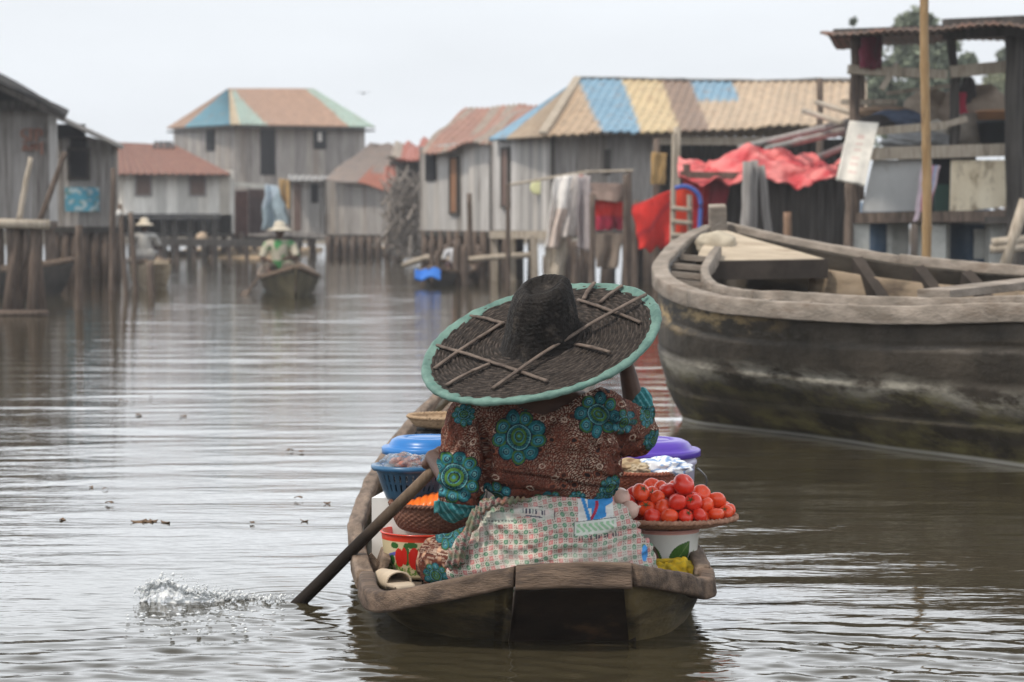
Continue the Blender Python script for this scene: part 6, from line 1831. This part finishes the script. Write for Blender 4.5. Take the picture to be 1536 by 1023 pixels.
tb = MB(); q = P(1498,222,dS+.3); tb.lathe([(.2,0),(.24,.28),(.25,.28),(.25,.31),(.22,.31),(.2,.05),(0,.04)], q, 36, col=(.02,.024,.028)); tb.build('tub', M['plastic'], smooth=True, label='black plastic tub on the shack deck by the thick post', cat='tub')
tb = MB(); q = P(1494,186,dS+.3); tb.lathe([(.19,0),(.23,.13),(.24,.13),(.24,.155),(.2,.15),(.17,.04),(0,.03)], q, 36, col=(.36,.19,.10)); tb.build('basin', M['enamel'], smooth=True, label='tan basin stacked in the black tub', cat='basin')
for (x, y, lab) in ((1320, 385, 'blue drum between the left shack pillars'), (1452, 385, 'blue drum between the right shack pillars')):
    mb = MB(); q = P(x, 400, dS+.9); mb.lathe([(.24,0),(.25,.02),(.25,.28),(.262,.30),(.25,.32),(.25,.55),(.262,.57),(.25,.59),(.25,.82),(.23,.85),(0,.85)], (q.x, q.y, q.z-.1), 32, col=(.05,.10,.17)); mb.build('drum', M['plastic'], smooth=True, label=lab, cat='drum')
wb_ = MB(); wb_.box(P(1470,366,dS+.2), (.14,.05,.34)); wb_.build('white_board', M['concrete'], label='small white board propped between the right pillars', cat='board')
for k, (x0, y0, x1, y1) in enumerate(((1500,420,1538,300), (1488,364,1545,358), (1486,374,1545,370))):
    mb = MB(); mb.tube([P(x0,y0,24.2), P(x1,y1,24.2)], .06 if k == 0 else .045, 9, .06); mb.build('log', M['post_pale'], smooth=True, label=('thick log leaning against the right post of the shack', 'upper of two level logs at the right edge', 'lower of two level logs at the right edge')[k], cat='log')
# bamboo mooring pole
bm = MB(); a, b = P(1384,520,17.6), P(1391,-40,17.6)
pts, rad = [], []
for k in range(70):
    t = k/69; pts.append(a.lerp(b, t)+V((.02*math.sin(t*5), 0, 0))); f = (t*9.3) % 1
    rad.append((.037-.005*t)*(1.13 if f < .05 or f > .96 else 1))
bm.tube(pts, rad, 16, .015); bm.build('bamboo_pole', M['bamboo'], smooth=True, label='tall bamboo mooring pole rising behind the cargo boat', cat='pole')

# ---- dark houses at the left
lhs = thing('stilt_house', P(40, 330, 38), 'grey house with dark gable roof and smudged red lettering at the left edge', 'house')
A, B_ = pl(-120, 38), pl(79, 38)
zt, zb_ = PZ(166,38), PZ(330,38)
wall(A, B_, zb_, zt, M['plank'], lhs, pitch=.2, amp=.008); A2, B2 = pl(-120, 43), pl(77, 43)
wall(B_, B2, zb_, zt, M['plank'], lhs); wall(A, A2, zb_, zt, M['plank'], lhs); wall(A2, B2, zb_, zt, M['plank'], lhs)
mb = MB(); mb.box(P(80,255,37.93), (.12,.08,1.75)); mb.build('corner_post', M['plank_lit'], lhs)
mb = MB(); mb.sheet(P(102,170,36.8), P(102,168,43.5), P(-30,98,43.5), P(-30,100,36.8), .2, .02, .05, 8, sag=.06, seed=3.); mb.build('roof', M['dark_roof'], lhs)
mb = MB(); mb.sheet(P(-30,100,36.8), P(-30,98,43.5), P(-170,170,43.5), P(-170,172,36.8), .2, .02, .05, 8); mb.build('roof', M['dark_roof'], lhs)
mb = MB(); mb.bar(P(-30,116,36.9), P(98,176,36.9), .06, .10); mb.build('barge_board', M['plank_dark'], lhs)
mb = MB(); mb.bar(P(-120,158,37.7), P(60,158,37.7), .1, .14); mb.build('tie_beam', M['plank_dark'], lhs)
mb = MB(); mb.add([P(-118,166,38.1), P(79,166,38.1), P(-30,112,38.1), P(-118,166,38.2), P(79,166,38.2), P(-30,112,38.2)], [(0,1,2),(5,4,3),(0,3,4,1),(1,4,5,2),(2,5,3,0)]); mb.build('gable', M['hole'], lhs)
deckslab([A, B_, B2, A2], zb_, M['plank_dark'], lhs); stilts(line(pl(-20,38.2), pl(76,38.2), 6), zb_, lhs, .09)
# the smudged red letters
lt = MB()
def stroke(x0, y0, x1, y1, w=.045): lt.bar(P(x0, y0, 37.93), P(x1, y1, 37.93), .02, w, up=V((1, 0, .3)))
for seg_ in ((33,196,40,193),(33,196,33,204),(33,204,40,206),(40,206,40,212),(33,213,40,212), (46,194,46,212),(42,194,50,193), (54,194,54,212),(54,194,62,195),(62,195,62,203),(54,203,62,203),
             (34,226,38,216),(38,216,42,226),(35,222,41,222), (47,226,47,216),(47,216,51,221),(51,221,55,215),(55,215,55,226), (59,215,66,214),(62,215,63,232)): stroke(*seg_)
lt.build('lettering', mat('red_brown_paint', (.24,.12,.09), (.3,.17,.13), 9, rough=.85), lhs)
g2 = thing('stilt_house', P(130, 330, 45), 'grey lean-to house with dark tall window and a blue poster', 'house')
A, B_ = pl(72, 45), pl(178, 45)
wall(A, B_, PZ(340,45), PZ(188,45), M['plank'], g2, z1b=PZ(216,45), pitch=.2, amp=.008); A2, B2 = pl(70,50), pl(174,50)
wall(B_, B2, PZ(340,45), PZ(216,45), M['plank_lit'], g2); wall(A, A2, PZ(340,45), PZ(188,45), M['plank'], g2); wall(A2, B2, PZ(340,45), PZ(190,45), M['plank'], g2, z1b=PZ(216,45))
mb = MB(); mb.sheet(P(186,219,44), P(186,219,51), P(60,160,51), P(60,160,44), .2, .02, .06, 6); mb.build('roof', M['grey_roof'], g2)
opening(A, B_, .33, .57, PZ(266,45), PZ(226,45), M['hole'], g2, 'window', frame=M['plank_dark']); opening(A, B_, .06, .55, PZ(207,45), PZ(186,45), M['hole'], g2, 'vent'); opening(A, B_, .33, .57, PZ(222,45), PZ(208,45), M['hole'], g2, 'window')
deckslab([A, B_, B2, A2], PZ(340,45), M['plank_dark'], g2); stilts(line(pl(84,45.1), pl(174,45.1), 7)+line(pl(84,48), pl(174,48), 6), PZ(340,45), g2, .09)
ps_ = MB(); ps_.grid(lambda u, v: P(98+51*u, 281+36*v, 44.86), 60, 40, .03, lambda u, v: (.42,.55,.6) if noise.noise(V((u*6, v*4, 2))) > .18 else ((.10,.36,.50) if noise.noise(V((u*5, v*6, 7))) > -.25 else (.16,.3,.3)))
ps_.build('poster', M['enamel'], label='faded blue poster on the wall of the lean-to house', cat='poster')

# log jetty at the left edge
jt = thing('jetty', P(30, 335, 29), 'rough log jetty on slanting stakes at the left edge', 'jetty')
mb = MB(); mb.bar(P(-80,338,29.2), P(76,336,29.2), .9, .07); mb.build('deck', M['post'], jt)
mb = MB(); mb.tube([P(-80,333,28.7), P(74,337,28.7)], .06, 9, .08); mb.build('deck_log', M['post_pale'], jt, smooth=True)
for (x0, x1, k) in ((6, 26, 0), (24, 30, 1), (45, 52, 0), (66, 50, 1), (18, 58, 1), (-10, -6, 0)):
    mb = MB(); dd = 28.8+.5*k; py = 325+(CAM_H+.3)*FPX/dd; mb.tube([P(x0, py, dd), P((x0+x1)/2+1, 410, dd), P(x1, 338, dd)], [.06, .055, .05], 9, .08); mb.build('stake', M['post'], jt, smooth=True)
for k, (x0, y0, x1, y1, lab) in enumerate(((28,332,46,236,'pale pole leaning up from the jetty, left one'), (60,330,98,228,'brown pole leaning up from the jetty to the right'))):
    post(x0, y0, x1, y1, 29, .034, lab, mt=M['post'] if k else M['post_pale'])
jl = MB(); jl.tube([P(-20,470,28.6), P(72,470,28.6)], .04, 8, .06); jl.build('floating_log', M['post'], smooth=True, label='thin log floating at the foot of the jetty stakes', cat='log')
wpost(118, 119, 338, 30.5, .05, 'single short stake standing right of the jetty'); wpost(167, 170, 252, 34, .042, 'tall straight dark pole in the water before the lean-to house')
wpost(192, 180, 306, 34.8, .036, 'pale crooked pole leaning beside the tall dark pole', mt=M['post']); wpost(206, 196, 318, 36, .04, 'thicker leaning pole behind the crooked one', mt=M['post']); wpost(229, 225, 392, 35.6, .06, 'low stub of a stake before the tan canoe')
MB().ball(P(179,320,34.8), .05, 2, (1,1,1.2), .3, col=(.6,.58,.55)).build('rag', M['fabric'], label='white rag tied at the top of the crooked pole', cat='rag')
rng_ = random.Random(5)
for k in range(9):
    px = 90+k*10.5; d = 46+rng_.uniform(-.5, 2)
    wpost(px, px+rng_.uniform(-4, 4), 352+rng_.uniform(-8, 6), d, .05+.02*rng_.random(), 'old stake in the row under the lean-to house', group='stakes under the lean-to house', mt=M['post'] if k % 4 else M['post_pale'])
for k in range(22):
    px = 640+k*10.5+rng_.uniform(-3, 3); d = 41.5+rng_.uniform(0, 2)
    if 735 < px < 812: continue
    wpost(px, px+rng_.uniform(-3, 3), 372+rng_.uniform(-14, 12), d, .05+.03*rng_.random(), 'old stake in the row before the light grey house stilts', group='stakes before the grey houses', mt=M['post'])

# ---- trees
def tree(x, y, h, w, label, seed, n=2600, trunkr=.18, blobs=None, tint=(1, 1, 1)):
    g = random.Random(seed); root = thing('tree', (x, y, 0), label, 'tree')
    tk = MB(); top = V((x+g.uniform(-.3,.3), y, h*.8))
    tk.tube([V((x, y, -.5)), V((x, y, h*.3)), V((x+.1, y, h*.55)), top], [trunkr, trunkr*.8, trunkr*.55, trunkr*.2], 9)
    ends = []
    for k in range(11):
        z = h*g.uniform(.32,.75); a = g.uniform(0, 6.28); l = w*g.uniform(.5,.95)
        e = V((x+math.cos(a)*l, y+math.sin(a)*l, z+g.uniform(.1,.9))); tk.tube([V((x, y, z-.3)), V((x+math.cos(a)*l*.5, y+math.sin(a)*l*.5, z+.1)), e], [trunkr*.4, trunkr*.25, trunkr*.08], 6); ends.append(e)
    tk.build('trunk', M['trunk'], root, smooth=True)
    cl = blobs or [(e, g.uniform(.45,.8)*w*.62) for e in ends]+[(top, w*.5), (top+V((0,0,-.6)), w*.62), (V((x,y,h*.55)), w*.6)]
    mb = MB()
    for (c, r) in cl:
        tone = g.uniform(.7, 1.25)
        for k in range(n//len(cl)):
            d = V((g.gauss(0,1), g.gauss(0,1), g.gauss(0,1))).normalized()*r*g.random()**.4
            d.z *= .85; p = c+d
            if noise.noise(p*1.6+V((seed, 0, 0))) < -.22: continue
            a, b = V((g.gauss(0,1), g.gauss(0,1), g.gauss(0,1))).normalized(), V((g.gauss(0,1), g.gauss(0,1), g.gauss(0,1))).normalized()
            s = g.uniform(.05,.13); t = tone*g.uniform(.75,1.25)
            mb.add([p-a*s, p+b*s*.6, p+a*s, p-b*s*.6], [(0,1,2,3)], (t*tint[0], t*tint[1], t*tint[2]))
    mb.build('crown', M['leafy'], root, fix=False)
def tb_(l): return [(P(px, py, d), r) for px, py, d, r in l]
tree(PX(1375,62), 62, 5.6, 1.6, 'tall feathery tree behind the open shack', 3, 16000, .2, tb_([(1372,36,62,.52),(1374,62,62,.85),(1345,80,62,.8),(1400,78,62,.85),(1330,110,62,.75),(1370,112,62,1.0),(1412,110,62,.8),(1436,86,62,.45),(1448,92,62,.3),(1318,140,62,.6),(1350,148,62,.9),(1395,150,62,.95),(1430,140,62,.7),(1310,160,62,.5),(1284,34,62,.14),(1440,180,62,.8),(1340,185,62,.9)]))
tree(PX(1512,75), 75, 4.2, 1.8, 'rounded pale olive tree at the far right', 9, 14000, .2, tb_([(1498,142,75,.85),(1520,135,75,1.0),(1540,140,75,1.1),(1480,160,75,.8),(1510,168,75,1.2),(1550,170,75,1.2)]), tint=(1.7,1.55,1.4))
tree(PX(1507,80), 80, 3.4, .5, 'small dark tree tip beside the thick right post', 12, 900, .08, tb_([(1508,84,80,.28)]))
# ---- birds
def bird(px, py, d, s, label):
    c = P(px, py, d); root = thing('bird', c, label, 'bird'); mb = MB()
    mb.ball(c, .05*s, 3, (.8,1.8,.8)); mb.ball(c+V((0,.09*s,.015*s)), .03*s, 2); mb.bar(c-V((0,.08*s,0)), c-V((0,.2*s,-.01)), .06*s, .01); mb.build('body', M['hole'], root, smooth=True)
    for sg in (-1, 1):
        w = MB(); w.grid(lambda u, v: c+V((sg*(.03+.22*u)*s, (.06-.12*v)*(1-.6*u)*s, (.12*u-.10*u*u)*s)), 8, 4, .006); w.build('wing', M['hole'], root)
bird(545, 140, 60, .7, 'small dark bird flying in the open sky'); bird(1476, 60, 60, .6, 'tiny dark bird under the shack roof')
# ------------------------------------------------------------------ splash and floating bits
gm = mat('splash_water', (.80,.83,.85), (.92,.94,.95), 10, rough=.04, trans=.35, ior=1.33, spec=.5, bump=.5, bscale=60, bdist=.01)
g = random.Random(21); mb = MB()
def splash_pt(u, v):
    x = -1.145+.40*u; top = .058*math.exp(-((u-.18)/.20)**2)+.02*math.exp(-((u-.5)/.25)**2)+.008
    top *= 1+.35*noise.noise(V((u*26, 1, 0)))+.2*noise.noise(V((u*60, 3, 0)))
    yy = 7.34-.03*math.sin(u*5)+.05*(v-.5)-.05*v*v+.018*noise.noise(V((u*18, v*7, 2)))
    return V((x, yy+.03*v, -.01+top*math.sin(min(1, v*1.15)*math.pi/2)+.012*noise.noise(V((u*34, v*9, 5)))*v))
sv = []; mbs = MB(); mbs.grid(splash_pt, 110, 22, .007)
keep = []
for f in mbs.f:
    c = sum((V(mbs.v[i]) for i in f), V((0, 0, 0)))/len(f)
    if noise.noise(V((c.x*75, c.z*90, 3))) > -.22: keep.append(f)
mbs.f = keep
mb.add(mbs.v, mbs.f)
for k in range(260):
    u = g.random()**1.25; x = -1.15+.46*u+g.uniform(-.02,.02)
    h = (.07*math.exp(-((u-.18)/.2)**2)+.025*math.exp(-((u-.5)/.3)**2)+.012)*g.random()**.7
    mb.ball((x, 7.33+g.uniform(-.06,.06), max(.002, h)), g.choice((.002,.0025,.003,.0045,.0065)), 1, (1,1,g.uniform(.8,1.4)))
for k in range(60):
    mb.ball((-1.02+g.uniform(-.12,.35), 6.85+g.uniform(-.2,.25), .012+g.random()*.004), g.choice((.003,.004,.006)), 1, (1.3,1.3,.6))
mb.build('water_splash', gm, smooth=True, fix=False, label='burst of thrown water drops left of the paddle', cat='splash', kind='stuff')
lm = mat('dead_leaf', (.10,.06,.035), (.2,.13,.08), 30, rough=.8)
def leaf(px, py, s, lab, n=1):
    d = CAM_H*FPX/(py-325); c = P(px, py, d); mb = MB()
    for k in range(n):
        o = V((g.uniform(-.07,.07)*(n > 1), g.uniform(-.02,.02)*(n > 1), .012)); a = g.uniform(0, 3)
        mb.grid(lambda u, v: c+o+V((math.cos(a)*(u-.5)*s-math.sin(a)*(v-.5)*s*.5*math.sin(math.pi*u), math.sin(a)*(u-.5)*s+math.cos(a)*(v-.5)*s*.5*math.sin(math.pi*u), -.006+.004*(2*u-1)**2+.003*v)), 8, 5, .003)
    mb.build('floating_leaf', lm, smooth=True, label=lab, cat='leaf')
leaf(94, 782, .05, 'single reddish leaf floating at the left'); leaf(229, 785, .06, 'clump of dead leaves floating in calm water at left', 6); leaf(457, 784, .035, 'small dark leaf floating nearest the canoe'); leaf(491, 757, .03, 'tiny leaf floating upstream of the dark one'); leaf(137, 733, .03, 'tiny dark speck of leaf floating further left'); leaf(275, 626, .07, 'brown leaf floating far out in the middle water'); leaf(208, 624, .08, 'dark leaf floating beside the pole reflection')

bits = None
for k in range(9):
    px, py = g.uniform(20, 520), g.uniform(560, 860)
    if 190 < px < 420 and py > 840: continue
    d = CAM_H*FPX/(py-325); c = P(px, py, d)
    if bits is None:
        mb = MB(); mb.grid(lambda u, v: V(((u-.5)*.035, (v-.5)*.022, .006+.006*math.sin(u*3))), 4, 3, .003)
        bits = mb.build('floating_bit', lm, loc=(0,0,0), label='tiny dark bit of leaf floating on the open water', cat='leaf bit', group='bits floating on the water')
        o = bits
    else:
        o = bits.copy(); col.objects.link(o)
    o.location = (c.x, c.y, .004); o.rotation_euler = (0, 0, g.uniform(0, 6)); s_ = g.uniform(.5, 1.1); o.scale = (s_, s_, s_)
